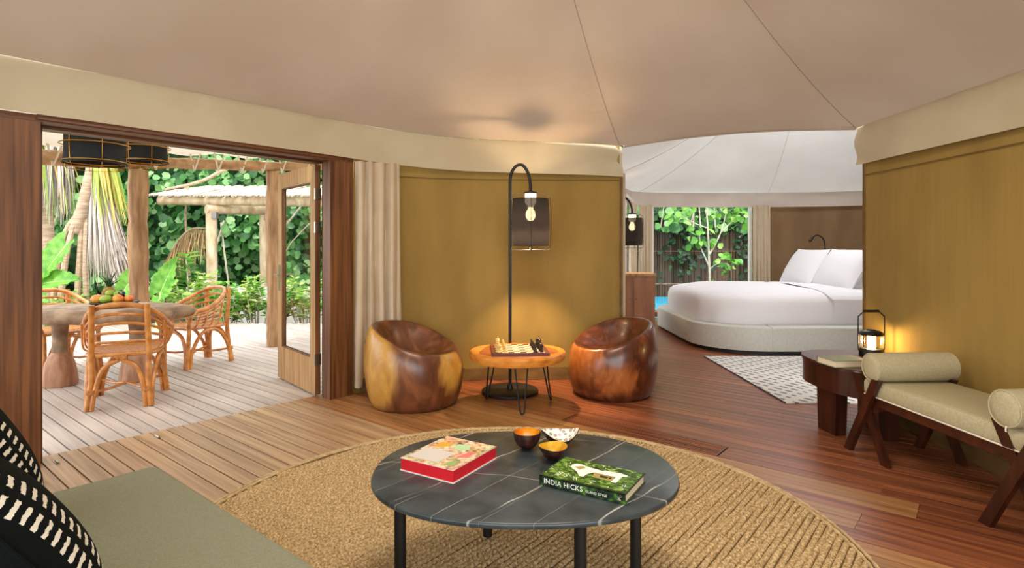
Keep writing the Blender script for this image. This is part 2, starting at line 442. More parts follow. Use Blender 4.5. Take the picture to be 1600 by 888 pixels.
def striped(name, c_bg, c_fg, kind):
    """woven or printed two colour cloth; kind selects the figure"""
    m, nt, b = newmat(name); b.inputs['Roughness'].default_value = .95; b.inputs['Specular IOR Level'].default_value = .1
    tc = N(nt, 'ShaderNodeTexCoord'); sp = N(nt, 'ShaderNodeSeparateXYZ'); nt.links.new(tc.outputs['Object'], sp.inputs[0])

    def mth(op, a, bb=0.0, c=None):
        n = N(nt, 'ShaderNodeMath', operation=op)
        for i, q in enumerate((a, bb) if c is None else (a, bb, c)):
            if hasattr(q, 'node'): nt.links.new(q, n.inputs[i])
            else: n.inputs[i].default_value = q
        return n.outputs[0]
    x, y, z = sp.outputs
    if kind == 'rug':
        # diamonds outlined by dashes: rows along one diagonal, dash breaks along x
        u = mth('ADD', x, mth('MULTIPLY', y, .55)); row = mth('FRACT', mth('MULTIPLY', u, 9))
        blk = mth('ADD', mth('MULTIPLY', x, 1.9), mth('MULTIPLY', y, -2.6))
        tri = mth('ABSOLUTE', mth('SUBTRACT', mth('FRACT', blk), .5))
        ln = mth('FRACT', mth('ADD', mth('MULTIPLY', blk, 2.6), mth('FLOOR', mth('MULTIPLY', u, 9))))
        f = mth('MULTIPLY', mth('LESS_THAN', row, .33), mth('LESS_THAN', ln, mth('ADD', mth('MULTIPLY', tri, .9), .35)))
    else:
        nz = N(nt, 'ShaderNodeTexNoise'); nz.inputs['Scale'].default_value = 70; nt.links.new(tc.outputs['Object'], nz.inputs['Vector'])
        jx = mth('ADD', x, mth('MULTIPLY', mth('SUBTRACT', nz.outputs['Fac'], .5), .016))
        jy = mth('ADD', y, mth('MULTIPLY', mth('SUBTRACT', nz.outputs['Fac'], .5), .012))
        def dashes(along_, across, n_al, n_ac, fill, off):
            bars = mth('LESS_THAN', mth('FRACT', mth('MULTIPLY', along_, n_al)), .40)
            cols = mth('LESS_THAN', mth('FRACT', mth('ADD', mth('MULTIPLY', across, n_ac), off)), fill)
            return mth('MULTIPLY', bars, cols)
        ax_, ay_ = mth('ABSOLUTE', x), mth('ABSOLUTE', y)
        zone1 = mth('MULTIPLY', mth('GREATER_THAN', ax_, .10), mth('LESS_THAN', ax_, .225))
        zone2 = mth('MULTIPLY', mth('GREATER_THAN', ay_, .17), mth('LESS_THAN', ax_, .10))
        f = mth('MAXIMUM', mth('MULTIPLY', zone1, dashes(jy, jx, 35, 13, .68, .12)), mth('MULTIPLY', zone2, dashes(jx, jy, 35, 13, .66, .3)))
    nt.links.new(mixc(nt, f, lin(c_bg), lin(c_fg)), b.inputs['Base Color'])
    nz = N(nt, 'ShaderNodeTexNoise'); nz.inputs['Scale'].default_value = 220; nt.links.new(tc.outputs['Object'], nz.inputs['Vector'])
    bp = N(nt, 'ShaderNodeBump'); bp.inputs['Strength'].default_value = .4; bp.inputs['Distance'].default_value = .005
    nt.links.new(nz.outputs['Fac'], bp.inputs['Height']); nt.links.new(bp.outputs[0], b.inputs['Normal'])
    return m


M['cushion'] = striped('black cushion cloth with white dashes', '#0c0f0e', '#d8d0c0', 'cushion')
M['flatrug'] = striped('flat woven white rug', '#dcd8d2', '#77757a', 'rug')
m, nt, b = newmat('two tone tub wood'); M['tub'] = m      # pale sapwood patches in reddish brown heartwood
b.inputs['Roughness'].default_value = .33; b.inputs['Coat Weight'].default_value = .3; b.inputs['Coat Roughness'].default_value = .2
at = N(nt, 'ShaderNodeAttribute'); at.attribute_name = 'sap'
cv = coords(nt, (7, 7, 3)); nz = N(nt, 'ShaderNodeTexNoise'); nz.inputs['Scale'].default_value = 1; nz.inputs['Detail'].default_value = 6; nz.inputs['Distortion'].default_value = 1.2
nt.links.new(cv, nz.inputs['Vector'])
dk = ramp(nt, nz.outputs['Fac'], [(.3, '#452313'), (.5, '#6b3d24'), (.72, '#8a5636')])
sp = ramp(nt, nz.outputs['Fac'], [(.3, '#a87430'), (.7, '#d0a048')])
nt.links.new(mixc(nt, at.outputs['Fac'], dk, sp), b.inputs['Base Color'])
m, nt, b = newmat('reddish tub wood'); M['tub_red'] = m
b.inputs['Roughness'].default_value = .3; b.inputs['Coat Weight'].default_value = .35; b.inputs['Coat Roughness'].default_value = .18
at = N(nt, 'ShaderNodeAttribute'); at.attribute_name = 'sap'
cv = coords(nt, (9, 9, 5)); nz = N(nt, 'ShaderNodeTexNoise'); nz.inputs['Scale'].default_value = 1; nz.inputs['Detail'].default_value = 6; nz.inputs['Distortion'].default_value = 1.5
nt.links.new(cv, nz.inputs['Vector'])
dk = ramp(nt, nz.outputs['Fac'], [(.3, '#3a1a0e'), (.5, '#5a2c18'), (.72, '#7c4426')])
sp = ramp(nt, nz.outputs['Fac'], [(.3, '#8a4a20'), (.7, '#b06a34')])
nt.links.new(mixc(nt, at.outputs['Fac'], dk, sp), b.inputs['Base Color'])

# ------------------------------------------------------------------ floor and deck, plank by plank
PW, TH = .107, .024


def plank(parent, t, n0, n1, mat_, zt=0.0, g=.005):
    L = n1 - n0; b = .0007
    mb = MB(); y = PW / 2 - g / 2
    v = []
    for x in (0, L):
        v += [(x, -y, -TH), (x, y, -TH), (x, y, -b), (x, y - b, 0), (x, -y + b, 0), (x, -y, -b)]
    f = [(i, (i + 1) % 6, 6 + (i + 1) % 6, 6 + i) for i in range(6)] + [(5, 4, 3, 2, 1, 0), (6, 7, 8, 9, 10, 11)]
    mb.add(v, f)
    o = obj('plank', mb, mat_, parent, tn(t, n0, zt), ANG_N, smooth=False)
    return o


def nmin(t): return max((.635 * t - 6.9) / .772, (-1.1 - .772 * t) / .635)


def nmax(t): return min(4.676, (11.02 - .772 * t) / .635)


mb = MB(); pts = []
fl_pts = [tn(t, nmin(t)) for t in np.linspace(-1.5, 10.6, 13)] + [tn(t, nmax(t)) for t in np.linspace(10.6, -1.5, 13)]
mb.prism([(p.x, p.y) for p in fl_pts], -.06, -.0262)
floor = tag(obj('floor', mb, M['sub'], smooth=False), kind='structure')
t = 3.693 + PW / 2 - 49 * PW; nrow = 0; npl = 0
GT0, GT1, GN0, GN1 = 3.693, 3.693 + 2 * PW, 1.343, 2.535
while t < 10.5:
    a, b_ = nmin(t), nmax(t)
    if b_ - a > .2:
        cuts = [a]
        x = a + random.uniform(.7, 3.2)
        while x < b_ - .7: cuts.append(x); x += random.uniform(2.1, 3.9)
        if .3 < t < 3.65: cuts = [c for c in cuts if c < 1.6]       # the long unbroken boards in front of the door
        cuts.append(b_)
        segs = list(zip(cuts[:-1], cuts[1:]))
        if GT0 < t < GT1:
            segs = [(a, GN0 - .9), (GN0 - .9, GN0 - .012), (GN1 + .012, b_)]
        def unseen(q0, q1):     # boards wholly behind the camera or outside the tent beyond the right wall
            e0, e1 = tn(t, q0), tn(t, q1)
            return max(e0.y, e1.y) < .9 or (min(e0.x, e1.x) > 3.15 and max(e0.y, e1.y) < 4.3)
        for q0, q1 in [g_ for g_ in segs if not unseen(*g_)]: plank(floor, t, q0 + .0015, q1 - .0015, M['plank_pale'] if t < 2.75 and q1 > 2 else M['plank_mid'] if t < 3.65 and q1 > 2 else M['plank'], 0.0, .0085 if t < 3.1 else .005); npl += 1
    t += PW
print('floor planks', npl)

# long slatted floor vent let into the boards
g = thing('floor_vent', 'long slatted wooden vent set into the floor boards beside the jute rug', 'floor vent', tn(GT0 + PW, (GN0 + GN1) / 2, -.024), ANG_N)
L = GN1 - GN0; W2 = 2 * PW
obj('vent_tray', MB().box((0, 0, .001), (L, W2, .002)), M['sub'], g, smooth=False)
for e in (-1, 1): obj('end_strip', MB().box((e * (L / 2 - .004), 0, .012), (.014, W2 - .004, .024)), M['frame_h'], g, smooth=False)
for k in range(7):
    yy = -W2 / 2 + .016 + k * (W2 - .032) / 6
    obj('slat', MB().box((0, yy, .0125), (L - .024, .0125, .023)), M['plank'], g, smooth=False)

# outdoor deck
mb = MB(); Yd = 10.12
dk_pts = [tn(-1.2, 4.70), tn(6.6, 4.70), Vector((-2.0, Yd, 0)), Vector((-9.2, Yd, 0)), Vector((-9.2, 5.2, 0))]
mb.prism([(p.x, p.y) for p in dk_pts], -.09, -.034)
deck = tag(obj('deck', mb, M['sub'], smooth=False), kind='structure')
t = .075 - 10 * PW
while t < 8.6:
    n1 = min((Yd - .772 * t) / .635, (9.2 + .635 * t) / .772)
    if n1 > 5.0: plank(deck, t, 4.692, n1, M['deck'], -.006, .0115)
    t += PW
ground = tag(obj('ground', MB().box((-3, 16, -.4), (60, 44, .2)), M['soil'], smooth=False), kind='structure')

# ------------------------------------------------------------------ tent walls and valances


def path_len(P):
    s = [0]
    for a, b in zip(P[:-1], P[1:]): s.append(s[-1] + (Vector(b) - Vector(a)).length)
    return s


def resample(P, step=.06):
    P = [Vector((p[0], p[1], 0)) for p in P]; s = path_len(P); n = max(2, int(s[-1] / step)); out = []
    for i in range(n + 1):
        d = s[-1] * i / n; k = 0
        while k < len(s) - 2 and s[k + 1] < d: k += 1
        f = (d - s[k]) / max(s[k + 1] - s[k], 1e-6); out.append(P[k].lerp(P[k + 1], f))
    return out


def sheet(name, path, z0, z1, mat_, parent=None, th=.006, wob=0.0, nz=12, step=.06, fn=None, ph=0.0):
    """hanging cloth with real thickness along a plan path; z0/z1 are numbers or functions of 0..1"""
    P = resample(path, step); n = len(P); mb = MB()
    nor = []
    for i in range(n):
        d = (P[min(i + 1, n - 1)] - P[max(i - 1, 0)]).normalized(); nor.append(Vector((d.y, -d.x, 0)))
    f0 = z0 if callable(z0) else (lambda u: z0); f1 = z1 if callable(z1) else (lambda u: z1)

    def front(side):
        def g(i_, j_):
            i = round(i_ * (n - 1)); u = i_; p = P[i]; zz = f0(u) + (f1(u) - f0(u)) * j_
            o = side * th / 2
            if wob: o += wob * (math.sin(u * 9.1 + j_ * 2.3 + ph) * .5 + math.sin(u * 23.7 - j_ * 4.1 + ph * 2) * .3 + math.sin(u * 51 + j_ * 7 + ph) * .12)
            if fn: o += fn(u, j_)
            q = p + nor[i] * o; return (q.x, q.y, zz)
        return g
    mb.grid(front(1), n - 1, nz); mb.grid(front(-1), n - 1, nz)
    k = n * (nz + 1); W = n
    rim = [i for i in range(n)] + [(j + 1) * W - 1 for j in range(1, nz + 1)] + [nz * W + i for i in range(n - 2, -1, -1)] + [j * W for j in range(nz - 1, 0, -1)]
    for a, b in zip(rim, rim[1:] + rim[:1]): mb.f.append((a, b, b + k, a + k))
    return obj(name, mb, mat_, parent)


# door wall on the left: canvas beyond the frame plus a cream valance above it
P_left = [tn(-1.9, 4.46), tn(.47, 4.46)]
wl = tag(sheet('wall_left', P_left, 0, 2.42, M['khaki'], wob=.008), kind='structure')
P_val = [tn(-1.9, 4.40), tn(.5, 4.40), tn(2.6, 4.41), (-1.58, 5.02), (-1.34, 5.25), (-1.1, 5.44), (-.77, 5.63), (-.3, 5.77), (.3, 5.80), (.8, 5.81), (1.135, 5.88)]
s_ = path_len([Vector((p[0], p[1], 0)) for p in P_val])
u_c = s_[3] / s_[-1]


def vz0(u):
    if u < u_c: return 2.146
    k = (u - u_c) / (1 - u_c)
    return 2.146 - .05 * min(1, k * 2.2) - .036 * max(0, (k - .5) * 2)


def vz1(u):
    if u < u_c: return 2.46
    k = (u - u_c) / (1 - u_c); return 2.46 - .085 * k


def vfold(u, j):
    k = (1 - u) * 26
    return .012 * math.sin(j * 9 + k * 1.5) * math.exp(-k * .8) - (0.05 * math.exp(-k * 2.2) * j)


val = sheet('valance', P_val, vz0, vz1, M['valance'], wl, wob=.010, nz=8, fn=vfold)
P_back = [(-1.60, 5.13), (-1.40, 5.34), (-1.14, 5.55), (-.8, 5.72), (-.3, 5.84), (.3, 5.87), (.8, 5.87), (1.10, 5.90)]
wb = tag(sheet('wall_back', P_back, 0, 2.40, M['khaki'], wob=.007, ph=1.3), kind='structure')
sheet('hem', [(p[0], p[1] - .012) for p in P_back[2:]], 2.02, 2.028, M['khaki_dark'], wb, th=.004, nz=1)
P_base = [(p[0], p[1] - .03) for p in P_back[1:]]
tag(sheet('baseboard_back', P_base, .002, .125, M['khaki_dark'], wob=.008, nz=4, th=.02, step=.03, ph=2.2), kind='structure')
mb = MB(); mb.box((1.118, 5.905, 1.05), (.026, .05, 2.1)); tag(obj('trim_2', mb, M['khaki_dark'], smooth=False), kind='structure')
mb = MB(); mb.box((1.150, 5.935, 1.05), (.03, .03, 2.1)); tag(obj('trim_3', mb, M['valance'], smooth=False), kind='structure')

# right wall
P_right = [(2.925, 4.76), (2.92, 4.3), (2.885, 3.4), (2.84, 2.3), (2.7, 1.2), (2.5, .2), (2.2, -.5)]
wr = tag(sheet('wall_right', P_right[::-1], 0, 2.34, M['khaki'], wob=.006, ph=4), kind='structure')
sheet('hem', [(p[0] - .016, p[1]) for p in P_right[::-1]], lambda u: 1.915 + .02 * u, lambda u: 1.922 + .02 * u, M['khaki_dark'], wr, th=.004, nz=1)
P_rv = [(2.86, 4.79), (2.85, 4.3), (2.835, 3.4), (2.79, 2.3), (2.65, 1.2), (2.45, .2), (2.15, -.5)]


def rfold(u, j):
    k = (1 - u) * 40
    return .014 * math.sin(j * 8 + k * 1.2) * math.exp(-k * .5)


sheet('valance', P_rv[::-1], lambda u: 1.985 + .04 * u, lambda u: 2.305 + .03 * u, M['valance'], wr, wob=.006, nz=8, fn=rfold, ph=2)
mb = MB(); mb.box((2.925, 4.775, 1.02), (.022, .03, 2.04)); tag(obj('trim_4', mb, M['khaki_dark'], smooth=False), kind='structure')
tag(sheet('baseboard_right', [(p[0] - .025, p[1]) for p in P_right[::-1]], .002, .11, M['khaki_dark'], wob=.008, nz=3, th=.016), kind='structure')

# ------------------------------------------------------------------ tent ceilings
def tent(name, eave, apex, mat_, ridges, sag, nr=16, a=.5, pw=1.8, seams=None, gather=None):
    """eave: closed list of (x,y,z); radial panels rise to the apex and sag between the ridge points"""
    n = len(eave); mb = MB(); A = Vector(apex)
    rid = sorted(ridges)
    def frac(i):
        for r0, r1 in zip(rid, rid[1:] + [rid[0] + n]):
            k = i if i >= r0 else i + n
            if r0 <= k < r1: return (k - r0) / (r1 - r0)
        return 0
    def g(i_, j_):
        i = round(i_ * n) % n; e = Vector(eave[i]); u = j_
        p = e.lerp(A, u); z = e.z + (A.z - e.z) * (a * u + (1 - a) * u ** pw)
        z += -sag * math.sin(PI * frac(i)) * math.sin(PI * min(1, u * 1.05)) ** .8
        if gather is not None:      # puckers where the cloth is pulled tight beside a seam
            dd = (gather - i) * .08
            if 0 <= dd < 1.1: z += .0045 * math.sin(u * 190 + dd * 2.5 + .8 * math.sin(dd * 9)) * math.exp(-(dd / .42) ** 2) * math.exp(-((u - .16) / .11) ** 2)
        return (p.x, p.y, z)
    mb.grid(g, n, nr, closed_u=True)
    o = obj(name, mb, mat_, ang=180); tag(o, kind='structure')
    for r in (seams if seams is not None else rid):
        pts = [Vector(g(r / n, j / nr)) - Vector((0, 0, .004)) for j in range(nr + 1)]
        obj('seam', MB().tube(pts, .0024, 5), M['seam'], o)
    return o


M['seam'] = mat('stitched canvas seam', '#b09f8c', rough=.9)
E0 = [(p[0], p[1]) for p in P_val]
arch = [(1.135 + (2.86 - 1.135) * k / 8, 5.88 + (4.79 - 5.88) * k / 8) for k in range(1, 8)]
back = [(1.6, -1.0), (.6, -1.25), (-.6, -1.2), (-1.8, -.6), (-2.9, .0), (-3.9, .7), (-4.3, 1.2)]
loop = E0 + arch + P_rv + back
RP = resample(loop + loop[:1], .08)[:-1]


def nearest(P, q): return min(range(len(P)), key=lambda i: (P[i].x - q[0]) ** 2 + (P[i].y - q[1]) ** 2)


def eave_z(p):
    # heights measured along the ring
    d1 = Vector((p.x - 1.135, p.y - 5.88)).length; d2 = Vector((p.x - 2.86, p.y - 4.79)).length
    along = (Vector((p.x, p.y)) - Vector((1.135, 5.88))).dot(Vector((1.725, -1.09)).normalized()) / 2.04
    if abs(d1 + d2 - 2.04) < .02: return 2.372 + (2.333 - 2.372) * along + .05 * math.sin(PI * max(0, min(1, along)))
    if p.x > 1.2: return 2.30 + .033 * max(0, min(1, p.y / 4.79))
    return 2.46 - .085 * max(0, min(1, (p.x + 1.58) / 2.7)) if p.y > 4.9 else 2.46


eave = [(p.x, p.y, eave_z(p)) for p in RP]
rl = [nearest(RP, q) for q in ((1.12, 5.87), (2.86, 4.77), (-.85, 5.6), (2.5, .3), (.6, -1.25), (-2.9, 0), tn(.5, 4.4)[:2])]
ceil1 = tent('ceiling', eave, (-.18, 2.5, 4.25), M['ceil'], rl, .07, seams=rl[:2] + rl[3:6], nr=120, gather=rl[0])
hem_pts = [Vector((p[0], p[1], eave_z(Vector((p[0], p[1], 0))) - .006)) for p in [(1.135, 5.88)] + arch + [(2.86, 4.79)]]
obj('arch_hem', MB().tube(smoothpath(hem_pts, 4), .011, 6), M['ceil'], ceil1)
Eb = [(1.10, 6.02), (1.2, 6.6), (1.42, 8.0), (1.68, 9.4), (2.22, 10.70), (2.7, 10.98), (3.6, 11.05), (4.55, 11.0), (4.95, 10.92), (5.8, 10.8), (6.9, 10.3), (7.4, 9.0), (7.3, 7.2), (6.4, 5.6), (5.0, 4.7), (3.6, 4.5), (2.93, 4.84)] + [(p[0] + .03, p[1] + .05) for p in arch[::-1]]
RB = resample(Eb + Eb[:1], .16)[:-1]


def bed_z(p): return 2.36 if p.y > 5.95 else 2.40


ceil2 = tent('ceiling.001', [(p.x, p.y, bed_z(p) + (.0 if p.y > 6.2 else .0)) for p in RB], (4.2, 8.1, 4.2), M['ceil_bed'], [nearest(RB, q) for q in ((2.3, 10.75), (4.9, 10.92), (7.4, 9), (5, 4.7), (1.75, 8))], .10)

# ------------------------------------------------------------------ bedroom walls, window, valance
P_bw = [(4.86, 11.04), (5.1, 11.0), (5.8, 10.87), (6.95, 10.35), (7.45, 9.0), (7.35, 7.2), (6.45, 5.6), (5.0, 4.62), (3.6, 4.42)]
M['khaki_bed'] = mat('brown khaki bedroom canvas', '#86694a', '#927554', (3, 3, 1), rough=.8, bump=.25, bscale=(9, 9, 1.6), spec=.2)
tag(sheet('wall_far', P_bw, 0, 2.36, M['khaki_bed'], wob=.01, ph=.6, step=.12), kind='structure')
P_bl = [(1.10, 6.05), (1.2, 7.0), (1.29, 8.0), (1.34, 8.7), (1.64, 9.2)]
tag(sheet('wall_side', P_bl, 0, 2.36, M['khaki'], wob=.01, ph=.9, step=.12), kind='structure')
P_bv = [(1.70, 9.0), (1.84, 9.7), (2.24, 10.62), (2.7, 10.88), (3.6, 10.95), (4.55, 10.92), (4.95, 10.86), (5.8, 10.74), (6.85, 10.24), (7.3, 9.0)]
wf = tag(sheet('trim_5', P_bv, 2.09, 2.36, M['valance_bed'], wob=.02, ph=1.9, nz=8, step=.08), kind='structure')


def window(name, a, b, z0, z1, fw=.05):
    a, b = Vector((a[0], a[1], 0)), Vector((b[0], b[1], 0)); d = (b - a); L = d.length; rz = math.atan2(d.y, d.x)
    o = bpy.data.objects.new(name, None); col.objects.link(o); o.location = a; o.rotation_euler = (0, 0, rz); o['kind'] = 'structure'
    for nm, c, s in (('sill', (L / 2, 0, z0 + fw / 2), (L, .07, fw)), ('head', (L / 2, 0, z1 - fw / 2), (L, .07, fw)), ('jamb', (fw / 2, 0, (z0 + z1) / 2), (fw, .07, z1 - z0)), ('jamb', (L - fw / 2, 0, (z0 + z1) / 2), (fw, .07, z1 - z0))):
        obj(nm, MB().box(c, s), M['white'], o, smooth=False)
    obj('pane', MB().box((L / 2, 0, (z0 + z1) / 2), (L - 2 * fw, .008, z1 - z0 - 2 * fw)), M['glass'], o, smooth=False)
    return o


window('window_1', (2.66, 11.06), (4.62, 11.12), .09, 2.2)
window('window_2', (1.80, 9.25), (2.24, 10.72), .09, 2.2)
mb = MB(); mb.bar((1.7, 9.05, .045), (2.3, 10.8, .045), .06, .09).bar((2.3, 10.8, .045), (2.7, 11.05, .045), .06, .09).bar((2.7, 11.05, .045), (4.9, 11.08, .045), .06, .09)
tag(obj('baseboard_far', mb, M['cab'], smooth=False), kind='structure')

# ------------------------------------------------------------------ door frame and the open leaf
fr = bpy.data.objects.new('trim_1', None); col.objects.link(fr); fr['kind'] = 'structure'
T0, T1 = .915, 2.886                       # clear opening along the wall
fz = 2.14


def tbox(t0, t1, n0, n1, z0, z1):
    c = tn((t0 + t1) / 2, (n0 + n1) / 2, (z0 + z1) / 2); return MB().box(c, (t1 - t0, n1 - n0, z1 - z0), rz=ANG_T)


def local(o_mb, c=None): return o_mb


for nm, a in (('jamb', (T1 + .006, T1 + .245, 4.445, 4.565)), ('jamb', (T0 - .42, T0 - .03, 4.445, 4.672))):
    mbx = tbox(a[0], a[1], a[2], a[3], 0, fz - .0)
    c = tn((a[0] + a[1]) / 2, (a[2] + a[3]) / 2, 0)
    m2 = MB().box((0, 0, fz / 2), (a[1] - a[0], a[3] - a[2], fz))
    obj(nm, m2, M['frame'], fr, c, ANG_T, smooth=False)
# rebated stops inside the opening
for a in ((T1 + .06, T1 + .24, 4.57, 4.66), (T0 - .032, T0 + .002, 4.56, 4.70)):
    c = tn((a[0] + a[1]) / 2, (a[2] + a[3]) / 2, 0)
    obj('door_stop', MB().box((0, 0, 1.05), (a[1] - a[0], a[3] - a[2], 2.10)), M['frame'], fr, c, ANG_T, smooth=False)
Lh = T1 - T0 + .66; c = tn((T0 - .42 + T1 + .245) / 2, 4.56, 0)
obj('header', MB().box((0, 0, 2.128), (Lh, .235, .04)), M['frame_h'], fr, c, ANG_T, smooth=False)
c = tn((T0 + T1) / 2, 4.64, 0)
obj('header_stop', MB().box((0, 0, 2.101), (T1 - T0 + .04, .12, .02)), M['frame_h'], fr, c, ANG_T, smooth=False)
obj('header_face', MB().box((0, .015, 2.135), (T1 - T0 + .10, .03, .03)), M['frame_h'], fr, tn((T0 + T1) / 2, 4.43, 0), ANG_T, smooth=False)

h = Vector((-1.752, 5.192, 0)); e = Vector((-2.39, 5.935, 0)); d = e - h; LW = d.length; rz = math.atan2(d.y, d.x)
door = thing('door_1', 'open wooden door leaf with one tall glass pane standing out on the deck', 'door', h, rz)
z0, z1 = .012, 2.085; st = .115; th = .045
obj('hinge_stile', MB().box((st / 2, 0, (z0 + z1) / 2), (st, th, z1 - z0)), M['leafwood'], door, smooth=False)
obj('lock_stile', MB().box((LW - st / 2, 0, (z0 + z1) / 2), (st, th, z1 - z0)), M['leafwood'], door, smooth=False)
obj('top_rail', MB().box((LW / 2, 0, z1 - .075), (LW - 2 * st, th, .15)), M['leafwood'], door, smooth=False)
obj('bottom_rail', MB().box((LW / 2, 0, z0 + .16), (LW - 2 * st, th, .32)), M['leafwood'], door, smooth=False)
obj('edge_strip', MB().box((-.003, 0, (z0 + z1) / 2), (.007, th + .002, z1 - z0)), M['frame'], door, smooth=False)
gl = obj('pane', MB().box((LW / 2, 0, (z0 + .32 + z1 - .15) / 2), (LW - 2 * st, .006, z1 - .15 - z0 - .32)), M['glass'], door, smooth=False)
mb = MB(); za, zb = z0 + .32, z1 - .15
for s in (-1, 1):
    yy = s * .014
    mb.box((st + .006, yy, (za + zb) / 2), (.012, .012, zb - za)).box((LW - st - .006, yy, (za + zb) / 2), (.012, .012, zb - za)).box((LW / 2, yy, za + .006), (LW - 2 * st - .024, .012, .012)).box((LW / 2, yy, zb - .006), (LW - 2 * st - .024, .012, .012))
obj('glazing_bead', mb, M['frame'], door, smooth=False)
for zz in (.33, 1.52, 1.82):
    hg = obj('hinge', MB().box((-.011, 0, zz), (.008, th + .006, .1)), M['chrome'], door, smooth=False)
    obj('hinge_pin', MB().tube([(-.011, .03, zz - .05), (-.011, .03, zz + .05)], .007, 8), M['chrome'], hg)
hp = obj('handle_plate', MB().box((LW - st / 2, th / 2 + .004, 1.03), (.04, .008, .26)).box((LW - st / 2, -th / 2 - .004, 1.03), (.04, .008, .26)), M['chrome'], door, smooth=False)
mb = MB()
for s in (-1, 1):
    mb.tube(smoothpath([(LW - st / 2, s * (th / 2), 1.06), (LW - st / 2, s * (th / 2 + .05), 1.06), (LW - st / 2 - .03, s * (th / 2 + .058), 1.06), (LW - st / 2 - .12, s * (th / 2 + .055), 1.06)], 5), .009, 8)
obj('lever', mb, M['chrome'], hp)

# ------------------------------------------------------------------ curtains


def curtain(name, label, path, z0, z1, amp, waves, group=None, flare=.0, m='curtain', ph=0):
    P = resample(path, .011); n = len(P); mb = MB(); c = P[n // 2].copy()
    nor = []
    for i in range(n):
        d = (P[min(i + 1, n - 1)] - P[max(i - 1, 0)]).normalized(); nor.append((d, Vector((d.y, -d.x, 0))))

    def g(side):
        def f(i_, j_):
            i = round(i_ * (n - 1)); d, q = nor[i]
            k = (1 - j_)
            a = amp * (.55 + .45 * k) * (1 + .35 * math.sin(i_ * 17 + 1 + ph))
            w_ = 2 * PI * waves * i_ + .5 * math.sin(j_ * 3 + i_ * 9) + ph
            o = a * (math.sin(w_) + .25 * math.sin(2 * w_ + 1)) + side * .002
            p = P[i] + q * o + d * (i_ - .5) * flare * k - c
            return (p.x, p.y, z0 + (z1 - z0) * j_ + .008 * math.sin(w_ * .5) * k)
        return f
    mb.grid(g(1), n - 1, 14); mb.grid(g(-1), n - 1, 14)
    W = n; K = n * 15
    rim = list(range(n)) + [(j + 1) * W - 1 for j in range(1, 15)] + [14 * W + i for i in range(n - 2, -1, -1)] + [j * W for j in range(13, 0, -1)]
    for a, b in zip(rim, rim[1:] + rim[:1]): mb.f.append((a, b, b + K, a + K))
    o = obj(name, mb, M[m], None, c, ang=80)
    return tag(o, label, 'curtain', group)


curtain('curtain', 'long cream curtain gathered beside the wooden door frame behind the pale sided tub chair', [(-1.515, 5.245), (-1.30, 5.31), (-1.06, 5.44)], .06, 2.13, .055, 5.0, flare=.04)
curtain('curtain', 'narrow pale curtain at the far bedroom window behind the cabinet lamp', [(1.98, 9.72), (2.12, 10.15), (2.26, 10.5)], .04, 2.12, .03, 4, ph=1)
curtain('curtain', 'pale curtain between the cabinet lamp and the bedroom window with the young tree', [(2.34, 10.66), (2.50, 10.79), (2.66, 10.84)], .04, 2.12, .03, 4.5, ph=2)
curtain('curtain', 'pale gathered curtain between the bedroom window and the khaki wall behind the bed', [(4.54, 10.86), (4.70, 10.83), (4.84, 10.80)], .04, 2.12, .03, 5, ph=3)

# ------------------------------------------------------------------ jute rug, braided row by braided row
RC, RR = Vector((-.016, 2.688, 0)), 1.566
pitch, step = .031, .0075
verts = []; faces = []; base_i = 0
nr_ = int(2 * (RR - .036) / pitch)
for k in range(nr_):
    s0 = -(RR - .036) + pitch * (k + .5)
    hl = math.sqrt(max(.001, (RR - .036) ** 2 - s0 * s0)); m_ = max(4, int(2 * hl / step))
    u = np.linspace(-hl, hl, m_ + 1)
    ph = rng.uniform(0, 1); wob = .003 * np.sin(u * 5 + k) + .002 * np.sin(u * 13 + 2 * k)
    vs = np.array([-1, -.62, 0, .62, 1.])
    U, V = np.meshgrid(u, vs, indexing='ij')
    tw = np.abs(np.sin(PI * ((U / .029) + ph + .42 * np.abs(V))))
    amp = np.clip(1 + .12 * rng.normal(size=(m_ + 1, 1)), .7, 1.12)
    Z = .002 + .0165 * (1 - V ** 2) ** .75 * (.30 + .70 * tw) * amp
    S = s0 + V * pitch * .5 * (.95 + .08 * tw) + wob[:, None]
    X = RC.x + TV.x * U + NV.x * S; Y = RC.y + TV.y * U + NV.y * S
    verts.append(np.stack([X, Y, Z], -1).reshape(-1, 3))
    ii, jj = np.meshgrid(np.arange(m_), np.arange(4), indexing='ij'); a = base_i + ii * 5 + jj
    faces.append(np.stack([a, a + 5, a + 6, a + 1], -1).reshape(-1, 4)); base_i += (m_ + 1) * 5
V_ = np.concatenate(verts); F_ = np.concatenate(faces)


def fast_mesh(name, V, F, smooth=True):
    me = bpy.data.meshes.new(name); me.vertices.add(len(V)); me.vertices.foreach_set('co', np.ascontiguousarray(V, dtype=np.float32).ravel())
    k = F.shape[1]; me.loops.add(F.size); me.loops.foreach_set('vertex_index', np.ascontiguousarray(F, dtype=np.int32).ravel())
    me.polygons.add(len(F)); me.polygons.foreach_set('loop_start', np.arange(0, F.size, k, dtype=np.int32))
    me.polygons.foreach_set('loop_total', np.full(len(F), k, dtype=np.int32))
    if smooth: me.polygons.foreach_set('use_smooth', [True] * len(F))
    me.update(calc_edges=True); me.validate(); return me


